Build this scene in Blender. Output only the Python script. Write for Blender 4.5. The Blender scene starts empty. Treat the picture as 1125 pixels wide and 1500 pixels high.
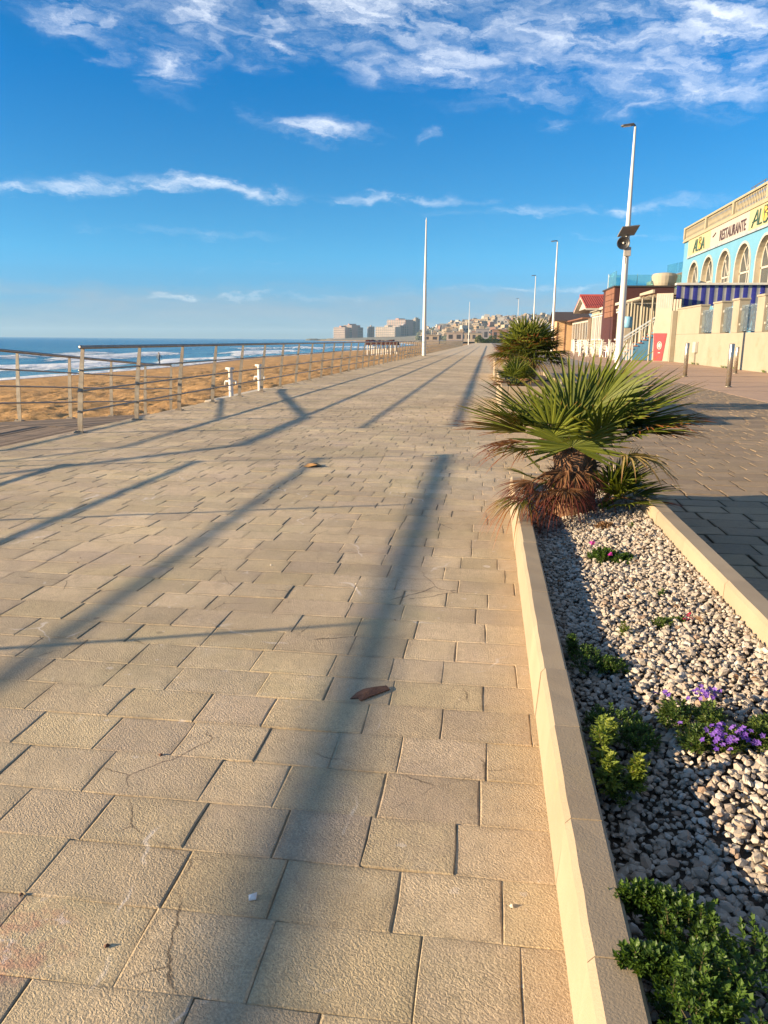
import bpy, bmesh, math, random
import numpy as np
from mathutils import Vector, Matrix, Euler

R = math.radians
rnd = random.Random(7)
C = bpy.context.scene.collection
SC = bpy.context.scene

# ------------------------------------------------------------------ camera
CAM_H = 1.2
YAW, PITCH, ROLL = R(7.48043), R(12.65896), R(0.41572)
FW = Vector((-math.sin(YAW)*math.cos(PITCH), math.cos(YAW)*math.cos(PITCH), -math.sin(PITCH)))
RT0 = Vector((math.cos(YAW), math.sin(YAW), 0)); UP0 = RT0.cross(FW)
RT = RT0*math.cos(ROLL) + UP0*math.sin(ROLL); UP = -RT0*math.sin(ROLL) + UP0*math.cos(ROLL)
cam_d = bpy.data.cameras.new('camera'); cam = bpy.data.objects.new('camera', cam_d); C.objects.link(cam)
m = Matrix((RT, UP, -FW)).transposed().to_4x4(); m.translation = (0, 0, CAM_H)
cam.matrix_world = m
cam_d.sensor_fit = 'VERTICAL'; cam_d.sensor_height = 36.0; cam_d.lens = 1127.0/1500.0*36.0
cam_d.clip_start = 0.05; cam_d.clip_end = 60000
SC.camera = cam
SC.render.resolution_x, SC.render.resolution_y = 768, 1024
def px_dir(x, y):
    return (FW*1127.0 + RT*(x-562.5) - UP*(y-750.0)).normalized()

# ------------------------------------------------------------------ light
SUN_EL = R(12.3); SH = Vector((1, 0.37, 0)).normalized()          # direction in which shadows fall
sun_dir = Vector((-SH.x*math.cos(SUN_EL), -SH.y*math.cos(SUN_EL), math.sin(SUN_EL)))   # towards the sun
sun_l = bpy.data.lights.new('sun', 'SUN'); sun = bpy.data.objects.new('sun', sun_l); C.objects.link(sun)
sun_l.energy = 5.0; sun_l.angle = R(0.53); sun_l.color = (1.0, 0.77, 0.49)
sun.rotation_euler = (-sun_dir).to_track_quat('-Z', 'Y').to_euler()
sun.location = sun_dir*50
SC.view_settings.view_transform = 'Standard'; SC.view_settings.look = 'None'
SC.view_settings.gamma = 1.0; SC.view_settings.use_curve_mapping = False
SC.view_settings.exposure = 1.58
SC.cycles.max_bounces = 8; SC.cycles.transparent_max_bounces = 12
SC.cycles.use_denoising = True
SC.cycles.volume_bounces = 0

# ------------------------------------------------------------------ node helpers
class NT:
    def __init__(self, tree): self.t = tree; self.n = tree.nodes; self.l = tree.links
    def put(self, sock, v):
        if isinstance(v, bpy.types.NodeSocket): self.l.new(v, sock)
        elif v is not None:
            if isinstance(v, (tuple, list)) and len(v) == 3 and sock.type == 'RGBA': v = (*v, 1)
            sock.default_value = v
    def math(self, op, a, b=None, c=None, clamp=False):
        n = self.n.new('ShaderNodeMath'); n.operation = op; n.use_clamp = clamp
        for i, v in enumerate((a, b, c)): self.put(n.inputs[i], v)
        return n.outputs[0]
    def add(self, a, b): return self.math('ADD', a, b)
    def sub(self, a, b): return self.math('SUBTRACT', a, b)
    def mul(self, a, b): return self.math('MULTIPLY', a, b)
    def sep(self, v):
        n = self.n.new('ShaderNodeSeparateXYZ'); self.put(n.inputs[0], v); return n.outputs
    def comb(self, x, y, z):
        n = self.n.new('ShaderNodeCombineXYZ')
        for i, v in enumerate((x, y, z)): self.put(n.inputs[i], v)
        return n.outputs[0]
    def noise(self, vec, scale, detail=4, rough=.55, dist=0.0, col=False):
        n = self.n.new('ShaderNodeTexNoise'); self.put(n.inputs['Vector'], vec)
        n.inputs['Scale'].default_value = scale; n.inputs['Detail'].default_value = detail
        n.inputs['Roughness'].default_value = rough; n.inputs['Distortion'].default_value = dist
        return n.outputs['Color' if col else 'Fac']
    def voro(self, vec, scale, feature='F1', out='Distance', rand=1.0):
        n = self.n.new('ShaderNodeTexVoronoi'); self.put(n.inputs['Vector'], vec); n.feature = feature
        n.inputs['Scale'].default_value = scale; n.inputs['Randomness'].default_value = rand
        return n.outputs[out]
    def mix(self, f, a, b, mode='MIX'):
        n = self.n.new('ShaderNodeMix'); n.data_type = 'RGBA'; n.blend_type = mode
        self.put(n.inputs[0], f); self.put(n.inputs[6], a); self.put(n.inputs[7], b); return n.outputs[2]
    def rng(self, v, a, b, c=0.0, d=1.0, smooth=False):
        n = self.n.new('ShaderNodeMapRange'); self.put(n.inputs[0], v)
        if smooth: n.interpolation_type = 'SMOOTHSTEP'
        for i, x in zip((1, 2, 3, 4), (a, b, c, d)): self.put(n.inputs[i], x)
        return n.outputs[0]
    def vscale(self, v, s):
        n = self.n.new('ShaderNodeVectorMath'); n.operation = 'MULTIPLY'; self.put(n.inputs[0], v); n.inputs[1].default_value = s
        return n.outputs[0]
    def vadd(self, a, b):
        n = self.n.new('ShaderNodeVectorMath'); n.operation = 'ADD'; self.put(n.inputs[0], a); self.put(n.inputs[1], b)
        return n.outputs[0]
    def pos(self): return self.n.new('ShaderNodeNewGeometry').outputs['Position']
    def obj(self): return self.n.new('ShaderNodeTexCoord').outputs['Object']
    def attr(self, name, out='Fac'):
        n = self.n.new('ShaderNodeAttribute'); n.attribute_name = name; return n.outputs[out]
    def orand(self): return self.n.new('ShaderNodeObjectInfo').outputs['Random']
    def bump(self, h, dist=.01, strength=1.0, normal=None):
        n = self.n.new('ShaderNodeBump'); self.put(n.inputs['Height'], h)
        n.inputs['Distance'].default_value = dist; n.inputs['Strength'].default_value = strength
        if normal is not None: self.put(n.inputs['Normal'], normal)
        return n.outputs[0]

def srgb(r, g, b):
    return tuple(((c/255)/12.92 if c/255 <= .04045 else ((c/255+.055)/1.055)**2.4) for c in (r, g, b))

def new_mat(name):
    mt = bpy.data.materials.new(name); mt.use_nodes = True
    nt = NT(mt.node_tree); bs = mt.node_tree.nodes['Principled BSDF']
    return mt, nt, bs

def mat(name, col, col2=None, scale=3.0, rough=.7, bump=0.0, bscale=40.0, metal=0.0, world=True, orand=0.0, spec=.5, dirt=None, dscale=1.5):
    mt, nt, bs = new_mat(name)
    p = nt.pos() if world else nt.obj()
    col2 = col2 or tuple(c*.78 for c in col)
    f = nt.rng(nt.noise(p, scale, 6, .62), .32, .68)
    c = nt.mix(f, col, col2)
    if dirt:
        fd = nt.rng(nt.noise(p, dscale, 8, .7), .55, .78)
        c = nt.mix(fd, c, dirt)
    if orand:
        v = nt.rng(nt.orand(), 0, 1, 1-orand, 1+orand)
        c = nt.mix(1.0, c, nt.comb(v, v, v), 'MULTIPLY')
    nt.put(bs.inputs['Base Color'], c)
    fr = nt.noise(p, scale*3, 3)
    nt.put(bs.inputs['Roughness'], nt.rng(fr, .2, .8, max(0.03, rough-.1), min(1, rough+.1)))
    bs.inputs['Metallic'].default_value = metal
    bs.inputs['Specular IOR Level'].default_value = spec
    if bump: nt.put(bs.inputs['Normal'], nt.bump(nt.noise(p, bscale, 5, .6), bump))
    return mt

# ------------------------------------------------------------------ world: blue sky with thin broken cloud
W = bpy.data.worlds.new('World'); SC.world = W; W.use_nodes = True
nt = NT(W.node_tree); bg = W.node_tree.nodes['Background']
sky = nt.n.new('ShaderNodeTexSky'); sky.sky_type = 'NISHITA'; sky.sun_disc = False
sky.sun_elevation = SUN_EL
sky.sun_rotation = math.atan2(sun_dir.x, sun_dir.y)
sky.altitude = 0; sky.air_density = 1.0; sky.dust_density = 0.3; sky.ozone_density = 3.0
gen = nt.n.new('ShaderNodeTexCoord').outputs['Generated']
X, Y, Z = nt.sep(gen)
hs = nt.n.new('ShaderNodeHueSaturation'); nt.put(hs.inputs['Color'], sky.outputs[0])
hs.inputs['Saturation'].default_value = 1.35; hs.inputs['Hue'].default_value = 0.485; hs.inputs['Value'].default_value = 1.0
hor = nt.math('SQRT', nt.add(nt.mul(X, X), nt.mul(Y, Y)))
AZ = nt.math('ARCTAN2', X, Y); EV = nt.math('DIVIDE', Z, nt.math('MAXIMUM', hor, .02))
uv = nt.comb(AZ, EV, 0.0)
warp = nt.noise(nt.vscale(uv, (1, 2.0, 1)), 9.0, 6, .65, 0.0, True)
wx, wy, wz = nt.sep(warp)
AZw = nt.add(AZ, nt.mul(nt.sub(wx, .5), .15)); EVw = nt.add(EV, nt.mul(nt.sub(wy, .5), .062))
# clouds where the photograph has them: px centre, half sizes, strength
blobs = [(250,92,52,42,1.0),(120,22,66,34,.8),(300,28,66,44,1.0),(402,80,52,24,1.1),(575,20,190,52,1.1),(655,95,78,34,1.1),(150,88,24,13,.9),
         (850,55,180,66,1.0),(1055,40,125,80,1.1),(1010,128,160,34,.7),(545,98,60,22,.6),(470,187,82,19,.75),(372,160,34,15,.45),(620,197,24,12,.6),(815,176,42,16,.55),
         (295,273,150,13,1.1),(115,269,70,12,.9),(15,270,46,12,.9),(585,287,130,9,.85),(860,303,240,10,.5),(300,337,190,9,.4),(745,120,70,8,.6),(200,338,80,6,.4),(340,390,120,5,.35),(1000,292,160,9,.35)]
blobs += [(330,433,330,5,.46),(760,428,300,5,.42),(1000,340,200,5,.5),(560,40,520,50,.62),(900,110,260,40,.62)]
dens = None
for bx, by, bw, bh, s in blobs:
    d0 = px_dir(bx, by); a0 = math.atan2(d0.x, d0.y); e0 = d0.z/math.hypot(d0.x, d0.y)
    rw = bw/1127.0; rh = bh/1127.0
    q = nt.add(nt.math('POWER', nt.math('ABSOLUTE', nt.mul(nt.sub(AZw, a0), 1/rw)), 2.0), nt.math('POWER', nt.math('ABSOLUTE', nt.mul(nt.sub(EVw, e0), 1/rh)), 2.0))
    g = nt.mul(nt.math('EXPONENT', nt.mul(q, -.85)), s if s > .8 else s*1.3)
    dens = g if dens is None else nt.math('MAXIMUM', dens, g)
fib = nt.noise(nt.vscale(nt.comb(nt.add(AZw, nt.mul(EV, .9)), EVw, 0.3), (1, 2.6, 1)), 16.0, 9, .62, .6)
fib2 = nt.noise(nt.vscale(uv, (1, 1.7, 1)), 34.0, 6, .6, .5)
dn = nt.mul(dens, nt.rng(nt.add(nt.mul(fib, .85), nt.mul(fib2, .18)), .27, .80, 0.0, 1.15))
# unseen broken cloud overhead and round behind, added denser to whiten the ambient light
pl = nt.comb(nt.math('DIVIDE', X, nt.math('MAXIMUM', Z, .05)), nt.math('DIVIDE', Y, nt.math('MAXIMUM', Z, .05)), 0.0)
ov = nt.mul(nt.rng(nt.noise(pl, 1.3, 7, .62, .4), .36, .64), nt.rng(EV, .40, .60))
dn = nt.math('MAXIMUM', dn, nt.mul(ov, .85))
# low grey-blue bank above the horizon
bank = nt.mul(nt.rng(nt.noise(nt.vscale(uv, (1, 6.0, 1)), 4.5, 7, .62, .3), .33, .58), nt.mul(nt.rng(EV, .004, .03), nt.rng(EVw, .066, .046)))
dn = nt.rng(dn, .13, 1.10, 0.0, .80, True)
bwn = nt.n.new('ShaderNodeRGBToBW'); nt.l.new(hs.outputs[0], bwn.inputs[0])
tint = nt.mix(nt.rng(EV, .10, .30), nt.mix(nt.rng(EV, 0.0, .10), (.34, .64, .82), (.20, .92, 1.62)), (.012, .84, 2.42))
lum = nt.comb(bwn.outputs[0], bwn.outputs[0], bwn.outputs[0])
skyc = nt.mix(.995, hs.outputs[0], nt.mix(1.0, lum, tint, 'MULTIPLY'))
c1 = nt.mix(nt.mul(bank, .7), skyc, (2.15, 2.9, 3.55))
c2 = nt.mix(dn, c1, nt.mix(nt.rng(EV, .05, .35), (7.9, 7.9, 7.8), (7.3, 7.6, 8.0)))
nt.put(bg.inputs['Color'], c2)
bg.inputs['Strength'].default_value = 0.058

# ------------------------------------------------------------------ mesh helpers
def wloc(o):
    v = Vector((0, 0, 0))
    while o is not None: v = v + o.location; o = o.parent
    return v
def props(o, label=None, cat=None, group=None, kind=None):
    for k, v in (('label', label), ('category', cat), ('group', group), ('kind', kind)):
        if v: o[k] = v
    return o
def thing(name, label, cat, loc=(0, 0, 0), group=None):
    o = bpy.data.objects.new(name, None); C.objects.link(o); o.location = loc; o.empty_display_size = .2
    return props(o, label, cat, group)
class MB:
    """collects faces in world coordinates"""
    def __init__(s): s.v = []; s.f = []; s.m = []; s.mi = 0
    def face(s, *idx): s.f.append(tuple(idx)); s.m.append(s.mi)
    def quad(s, a, b, c, d):
        n = len(s.v); s.v += [tuple(a), tuple(b), tuple(c), tuple(d)]; s.face(n, n+1, n+2, n+3); return s
    def poly(s, pts):
        n = len(s.v); s.v += [tuple(p) for p in pts]; s.face(*range(n, n+len(pts))); return s
    def box(s, x0, x1, y0, y1, z0, z1, M=None):
        n = len(s.v)
        vs = [(x, y, z) for z in (z0, z1) for x, y in ((x0, y0), (x1, y0), (x1, y1), (x0, y1))]
        if M is not None: vs = [tuple(M @ Vector(p)) for p in vs]
        s.v += vs
        for q in ((3, 2, 1, 0), (4, 5, 6, 7), (0, 1, 5, 4), (1, 2, 6, 5), (2, 3, 7, 6), (3, 0, 4, 7)): s.face(*[n+i for i in q])
        return s
    def prism(s, pts, d):
        """polygon pts (3D) extruded by vector d"""
        n = len(s.v); k = len(pts); d = Vector(d)
        s.v += [tuple(p) for p in pts] + [tuple(Vector(p)+d) for p in pts]
        s.face(*reversed(range(n, n+k))); s.face(*range(n+k, n+2*k))
        for i in range(k): j = (i+1) % k; s.face(n+i, n+j, n+k+j, n+k+i)
        return s
    def tube(s, pts, r, n=8, cap=True):
        pts = [Vector(p) for p in pts]; rs = r if isinstance(r, (list, tuple)) else [r]*len(pts)
        b0 = len(s.v); ref = None
        for i, p in enumerate(pts):
            t = (pts[min(i+1, len(pts)-1)] - pts[max(i-1, 0)]).normalized()
            if ref is None: ref = Vector((0, 0, 1)) if abs(t.z) < .9 else Vector((1, 0, 0))
            a = t.cross(ref).normalized(); b = t.cross(a).normalized(); ref = -b if False else ref
            for k in range(n):
                an = 2*math.pi*k/n; s.v.append(tuple(p + (a*math.cos(an) + b*math.sin(an))*rs[i]))
        for i in range(len(pts)-1):
            for k in range(n):
                q = b0+i*n; s.face(q+k, q+n+k, q+n+(k+1) % n, q+(k+1) % n)
        if cap:
            s.face(*[b0+k for k in range(n)]); s.face(*[b0+(len(pts)-1)*n+k for k in reversed(range(n))])
        return s
    def lathe(s, c, prof, n=12):
        """prof: (radius, z) from bottom to top, around the vertical through c"""
        b0 = len(s.v)
        for r_, z in prof:
            for k in range(n): a = 2*math.pi*k/n; s.v.append((c[0]+r_*math.cos(a), c[1]+r_*math.sin(a), c[2]+z))
        for i in range(len(prof)-1):
            for k in range(n): q = b0+i*n; s.face(q+k, q+(k+1) % n, q+n+(k+1) % n, q+n+k)
        s.face(*[b0+k for k in reversed(range(n))]); s.face(*[b0+(len(prof)-1)*n+k for k in range(n)])
        return s
    def build(s, name, mats, parent=None, smooth=False, bevel=0.0, attrs=None, recalc=False, loc=None):
        o0 = wloc(parent) if parent is not None else Vector(loc or (0, 0, 0))
        me = bpy.data.meshes.new(name)
        me.from_pydata([(x-o0.x, y-o0.y, z-o0.z) for x, y, z in s.v], [], s.f)
        mats = mats if isinstance(mats, (list, tuple)) else [mats]
        for mt in mats: me.materials.append(mt)
        if len(mats) > 1: me.polygons.foreach_set('material_index', s.m)
        if recalc:
            bm = bmesh.new(); bm.from_mesh(me); bmesh.ops.recalc_face_normals(bm, faces=bm.faces); bm.to_mesh(me); bm.free()
        if smooth: me.polygons.foreach_set('use_smooth', [True]*len(me.polygons))
        if attrs:
            for k, vals in attrs.items():
                a = me.attributes.new(k, 'FLOAT', 'POINT'); a.data.foreach_set('value', vals)
        me.update()
        o = bpy.data.objects.new(name, me); C.objects.link(o)
        if parent is not None: o.parent = parent
        elif loc is not None: o.location = o0
        if bevel:
            b = o.modifiers.new('bevel', 'BEVEL'); b.width = bevel; b.segments = 2; b.limit_method = 'ANGLE'
        return o
def np_mesh(name, V, F, mt, parent=None, smooth=True, attrs=None):
    """fast mesh from arrays: V (n,3), F (m,k)"""
    me = bpy.data.meshes.new(name); k = F.shape[1]
    me.vertices.add(len(V)); me.vertices.foreach_set('co', V.astype(np.float32).ravel())
    me.loops.add(F.size); me.loops.foreach_set('vertex_index', F.astype(np.int32).ravel())
    me.polygons.add(len(F)); me.polygons.foreach_set('loop_start', np.arange(0, F.size, k, dtype=np.int32))
    me.polygons.foreach_set('use_smooth', np.full(len(F), smooth))
    me.update(calc_edges=True); me.validate()
    if attrs:
        for a_, vals in attrs.items():
            a = me.attributes.new(a_, 'FLOAT', 'POINT'); a.data.foreach_set('value', vals.astype(np.float32))
    me.materials.append(mt)
    o = bpy.data.objects.new(name, me); C.objects.link(o)
    if parent is not None: o.parent = parent
    return o
def copy_tree(o, parent=None):
    c = o.copy(); C.objects.link(c)
    if parent is not None: c.parent = parent
    for ch in [k for k in o.children]: copy_tree(ch, c)
    return c
def grid_faces(nx, ny):
    i = np.arange(nx*ny).reshape(ny, nx)
    return np.stack([i[:-1, :-1], i[:-1, 1:], i[1:, 1:], i[1:, :-1]], -1).reshape(-1, 4)
_pr = np.random.RandomState(5)
_tab = _pr.rand(256, 256)
def vnoise(x, y):
    xi = np.floor(x).astype(int); yi = np.floor(y).astype(int); fx = x-xi; fy = y-yi
    fx = fx*fx*(3-2*fx); fy = fy*fy*(3-2*fy)
    g = lambda a, b: _tab[a & 255, b & 255]
    return (g(xi, yi)*(1-fx)+g(xi+1, yi)*fx)*(1-fy) + (g(xi, yi+1)*(1-fx)+g(xi+1, yi+1)*fx)*fy
# ================================================================== THE SETTING
# ------------------------------------------------------------------ slabs
def slab_material(name, colA, colB, marks):
    mt, nt, bs = new_mat(name)
    p = nt.pos(); px, py, pz = nt.sep(p)
    r = nt.attr('rnd')
    grain = nt.noise(p, 170, 3, .7); blot = nt.noise(p, 2.1, 7, .68); fine = nt.noise(p, 26, 5, .65)
    c = nt.mix(nt.rng(r, 0, 1, 0.0, 1.0), colA, colB)
    r2 = nt.math('FRACT', nt.mul(r, 7.31)); r3 = nt.math('FRACT', nt.mul(r, 13.7))
    c = nt.mix(nt.rng(r2, .62, 1.0, 0, .34 if marks else .2), c, tuple(a*b for a, b in zip(colA, (.88, .84, 1.02))))
    c = nt.mix(nt.rng(r2, .34, 0.0, 0, .34 if marks else .2), c, tuple(a*b for a, b in zip(colA, (.96, .98, .76))))
    vv = nt.rng(r3, 0, 1, .84, 1.12); c = nt.mix(1.0, c, nt.comb(vv, vv, vv), 'MULTIPLY')
    c = nt.mix(nt.rng(blot, .38, .66, 0, .55), c, tuple(k*.72 for k in colA))
    c = nt.mix(nt.rng(fine, .45, .75, 0, .38), c, tuple(k*.62 for k in colB))
    v = nt.rng(grain, .28, .72, .62, 1.32)
    c = nt.mix(1.0, c, nt.comb(v, v, v), 'MULTIPLY')
    ed_ = nt.mul(nt.math('POWER', nt.attr('edge'), 1.5), nt.rng(nt.noise(p, 8, 5, .7), .38, .62))
    c = nt.mix(nt.mul(ed_, .55), c, tuple(k*.42 for k in colA))
    if marks:
        pw2 = nt.vadd(nt.vadd(p, (7.3, 2.1, 0)), nt.vscale(nt.noise(p, 9, 4, .6, 0, True), (.07, .07, 0)))
        crk = nt.mul(nt.rng(nt.voro(pw2, 1.7, 'DISTANCE_TO_EDGE'), .006, .0015), nt.rng(nt.noise(p, 1.9, 3, .6), .54, .60))
        c = nt.mix(nt.mul(crk, .8), c, (.09, .065, .04))
        # mossy / tarry dirt patches, sand blown against the kerb, chalk scratches, old paint
        dirt = nt.rng(nt.noise(p, 3.4, 8, .75, .8), .60, .74, 0, .6)
        c = nt.mix(dirt, c, (.17, .125, .07))
        gum = nt.mul(nt.rng(nt.voro(nt.vadd(p, nt.vscale(nt.noise(p, 30, 2, .5, 0, True), (.02, .02, 0))), 2.6), .045, .030), nt.rng(nt.noise(p, .9, 2), .5, .56))
        c = nt.mix(nt.mul(gum, .6), c, (.10, .08, .06))
        hue = nt.noise(nt.vadd(p, (11, 4, 0)), 1.3, 6, .65)
        c = nt.mix(nt.rng(hue, .54, .70, 0, .30), c, (.40, .30, .26)); c = nt.mix(nt.rng(hue, .46, .30, 0, .35), c, (.42, .36, .19))
        pale = nt.rng(nt.noise(nt.vadd(p, (2, 9, 0)), 2.7, 7, .72), .56, .74, 0, .45)
        c = nt.mix(pale, c, (.62, .52, .38))
        big = nt.rng(nt.noise(p, .55, 6, .6), .42, .62, .84, 1.10)
        c = nt.mix(1.0, c, nt.comb(big, big, big), 'MULTIPLY')
        drift = nt.rng(nt.add(px, nt.mul(nt.sub(nt.noise(p, 9, 6, .75), .5), .34)), .02, .27, 0, .5)
        c = nt.mix(drift, c, (.52, .35, .18))
        sw = nt.noise(p, 3.0, 3, .5, 0, True)
        pw = nt.vadd(p, nt.vscale(sw, (.5, .5, 0)))
        ed = nt.voro(pw, 1.15, 'DISTANCE_TO_EDGE')
        scr = nt.mul(nt.rng(ed, .008, .002), nt.rng(nt.noise(p, 2.3, 4, .6), .55, .63))
        c = nt.mix(nt.mul(scr, .75), c, (.62, .55, .47))
        chip = nt.mul(nt.rng(nt.noise(p, 21, 3, .5), .66, .70), nt.rng(nt.noise(p, 1.1, 2), .5, .6))
        c = nt.mix(nt.mul(chip, .5), c, (.6, .53, .46))
        q = nt.add(nt.math('POWER', nt.math('ABSOLUTE', nt.mul(nt.add(px, .93), 1/.17)), 2.0), nt.math('POWER', nt.math('ABSOLUTE', nt.mul(nt.sub(py, 1.22), 1/.13)), 2.0))
        pk = nt.mul(nt.rng(q, 1.1, .35), nt.rng(nt.noise(p, 14, 5, .7), .44, .60))
        c = nt.mix(nt.mul(pk, .42), c, (.36, .10, .09))
        wh = nt.mul(nt.rng(q, 1.3, .5), nt.rng(nt.noise(nt.vadd(p, (3, 1, 0)), 16, 5, .7), .58, .64))
        c = nt.mix(nt.mul(wh, .6), c, (.62, .54, .48))
    nt.put(bs.inputs['Base Color'], c)
    bs.inputs['Specular IOR Level'].default_value = .3
    nt.put(bs.inputs['Roughness'], nt.rng(grain, .2, .8, .62, .9))
    wv = nt.n.new('ShaderNodeTexWave'); wv.wave_type = 'BANDS'; wv.bands_direction = 'DIAGONAL'
    off = nt.comb(nt.mul(r, 40.0), nt.mul(r, 17.0), 0.0)
    nt.put(wv.inputs['Vector'], nt.vadd(p, off)); wv.inputs['Scale'].default_value = 38; wv.inputs['Distortion'].default_value = 10.0
    wv.inputs['Detail'].default_value = 4; wv.inputs['Detail Scale'].default_value = 2.4
    h = nt.add(nt.mul(nt.mul(wv.outputs['Fac'], nt.rng(nt.noise(p, 3.1, 3), .35, .6, .08, .5)), .42), nt.add(nt.mul(nt.noise(p, 210, 3, .7), .75), nt.add(nt.mul(nt.noise(p, 60, 3, .6), .22), nt.mul(nt.noise(p, 7, 3), 1.6))))
    nt.put(bs.inputs['Normal'], nt.bump(h, .0046, .85))
    return mt
M_slab = slab_material('stamped_paving', (.58, .45, .285), (.485, .385, .255), True)
M_bed = mat('paving_joint_bed', (.36, .28, .18), (.22, .165, .10), 6, .95, .004, 120)
M_paver = slab_material('road_paver', (.34, .25, .155), (.24, .18, .115), False)
M_pbed = mat('paver_joint_bed', (.06, .05, .042), None, 6, .95, .004, 90)

def slab_mesh_data(w, l, rg, gap, tilt, dome=0.0):
    """outline of eight points, bevelled top, sides down; local coordinates"""
    pts = []
    hw, hl = w/2-gap/2, l/2-(gap*.3 if rg.random() < .7 else gap)/2
    for x, y in ((-1, -1), (0, -1), (1, -1), (1, 0), (1, 1), (0, 1), (-1, 1), (-1, 0)):
        pts.append((x*hw + rg.uniform(-.0022, .0022), y*hl + rg.uniform(-.0022, .0022)))
    tx, ty, tz = rg.uniform(-tilt, tilt), rg.uniform(-tilt, tilt), rg.uniform(-.0012, .0012)
    V = []
    bv = rg.uniform(.002, .005)
    for x, y in pts:
        V.append((x*(1-.030/hw), y*(1-.026/hl), tz + tx*x + ty*y + .0006))
    for x, y in pts:
        V.append((x*(1-bv/hw), y*(1-bv/hl), tz + tx*x + ty*y))
    for x, y in pts: V.append((x, y, tz + tx*x + ty*y - (.0006 if abs(y) > hl*.9 and abs(x) < hw*.9 else .0022)))
    for x, y in pts: V.append((x, y, -.03))
    F = [tuple(range(8))]
    for a, b in ((0, 8), (8, 16), (16, 24)):
        for i in range(8): j = (i+1) % 8; F.append((b+i, b+j, a+j, a+i))
    return V, F
def in_frame(x, y, z, mx=.06):
    d = Vector((x, y, z-CAM_H)); zf = d.dot(FW)
    if zf < .2: return False
    u = 562.5+1127*d.dot(RT)/zf; v = 750-1127*d.dot(UP)/zf
    return -1125*mx < u < 1125*(1+mx) and -1500*mx < v < 1500*(1+mx)
def pave(parent, x0, x1, y0, y1, row, wmin, wmax, mt, rg, piece, rest, gap, tilt, keep=lambda x, y: True, nsingle=300):
    cells = []
    y = y0
    while y < y1:
        dy = row*rg.uniform(.94, 1.06)
        x = x0 - rg.uniform(0, wmax)
        while x < x1:
            w = rg.uniform(wmin, wmax)
            if x1-(x+w) < .09: w = x1-x
            a, b = max(x, x0), min(x+w, x1)
            if b-a > .05 and keep((a+b)/2, y+dy/2): cells.append(((a+b)/2, y+dy/2, b-a, dy))
            x += w
        y += dy
    cells.sort(key=lambda c: c[0]**2 + c[1]**2 + (0 if in_frame(c[0], c[1], 0) else 1e4))
    V = []; F = []; A = []
    for i, (cx, cy, w, l) in enumerate(cells):
        g = rg.uniform(*gap)
        v, f = slab_mesh_data(w, l, rg, g, tilt)
        if i < nsingle:
            me = bpy.data.meshes.new(piece); me.from_pydata(v, [], f); me.materials.append(mt)
            a = me.attributes.new('rnd', 'FLOAT', 'POINT'); q = rg.random(); a.data.foreach_set('value', [q]*len(v)); e_ = me.attributes.new('edge', 'FLOAT', 'POINT'); e_.data.foreach_set('value', [0.0]*8+[1.0]*24)
            o = bpy.data.objects.new(piece, me); C.objects.link(o); o.parent = parent; o.location = (cx, cy, 0)
        else:
            n = len(V); V += [(a_+cx, b_+cy, c_) for a_, b_, c_ in v]; F += [tuple(n+k for k in q) for q in f]
            A += [rg.random()]*len(v)
    me = bpy.data.meshes.new(rest); me.from_pydata(V, [], F); me.materials.append(mt)
    a = me.attributes.new('rnd', 'FLOAT', 'POINT'); a.data.foreach_set('value', A)
    e_ = me.attributes.new('edge', 'FLOAT', 'POINT'); e_.data.foreach_set('value', ([0.0]*8+[1.0]*24)*(len(V)//32))
    o = bpy.data.objects.new(rest, me); C.objects.link(o); o.parent = parent; o['kind'] = 'stuff'

rg = random.Random(21)
EDGE = -5.34
prom = MB().box(EDGE, 1.02, -12, 420, -1.6, -.0048).build('promenade', M_bed); props(prom, kind='structure')
pave(prom, EDGE, 1.02, .55, 62, .205, .19, .335, M_slab, rg, 'paving_slab', 'far_paving_slabs', (.0003, .0032), .007,
     keep=lambda x, y: not (x > .36 and y < 5.95))
# beyond 62 m single slabs are under a pixel: one sheet in the same stone
M_far = mat('far_paving', (.52, .41, .27), (.45, .36, .24), 1.2, .85, .006, 9)
props(MB().quad((EDGE, 62.2, -.004), (1.02, 62.2, -.004), (1.02, 420, -.004), (EDGE, 420, -.004)).build('far_promenade', M_far), kind='structure')
props(MB().quad((EDGE, -12, -.004), (1.02, -12, -.004), (1.02, .5, -.004), (EDGE, .5, -.004)).build('promenade_behind', M_far), kind='structure')
road = MB().box(1.024, 5.66, -12, 420, -1.0, -.018).build('paved_road', M_pbed); props(road, kind='structure')
pave(road, 1.03, 5.662, .3, 40, .225, .26, .33, M_paver, rg, 'road_paver', 'far_road_pavers', (.009, .020), .013, nsingle=300)
M_roadfar = mat('far_road_surface', (.25, .215, .18), None, 1.0, .85)
props(MB().quad((1.024, 40.2, -.004), (5.66, 40.2, -.004), (5.66, 420, -.004), (1.024, 420, -.004)).build('far_road', M_roadfar), kind='structure')
M_pink = mat('pink_concrete', (.44, .285, .18), (.36, .235, .155), 1.6, .85, .003, 60, dirt=(.28, .2, .15))
side = MB().box(5.664, 11.3, -12, 420, -1.0, .0008).build('pavement', M_pink); props(side, kind='structure')
M_land = mat('dry_ground', (.30, .23, .16), (.2, .17, .11), .4, .95)
props(MB().box(11.3, 420, -12, 420, -1.0, .004).build('inland_ground', M_land), kind='structure')
for i in range(9):          # expansion joints across the pink pavement
    y = 12+i*4.2
    MB().box(5.67, 10.8, y, y+.03, .0016, .0040).build('pavement_joint', M_pbed, side)
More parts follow.
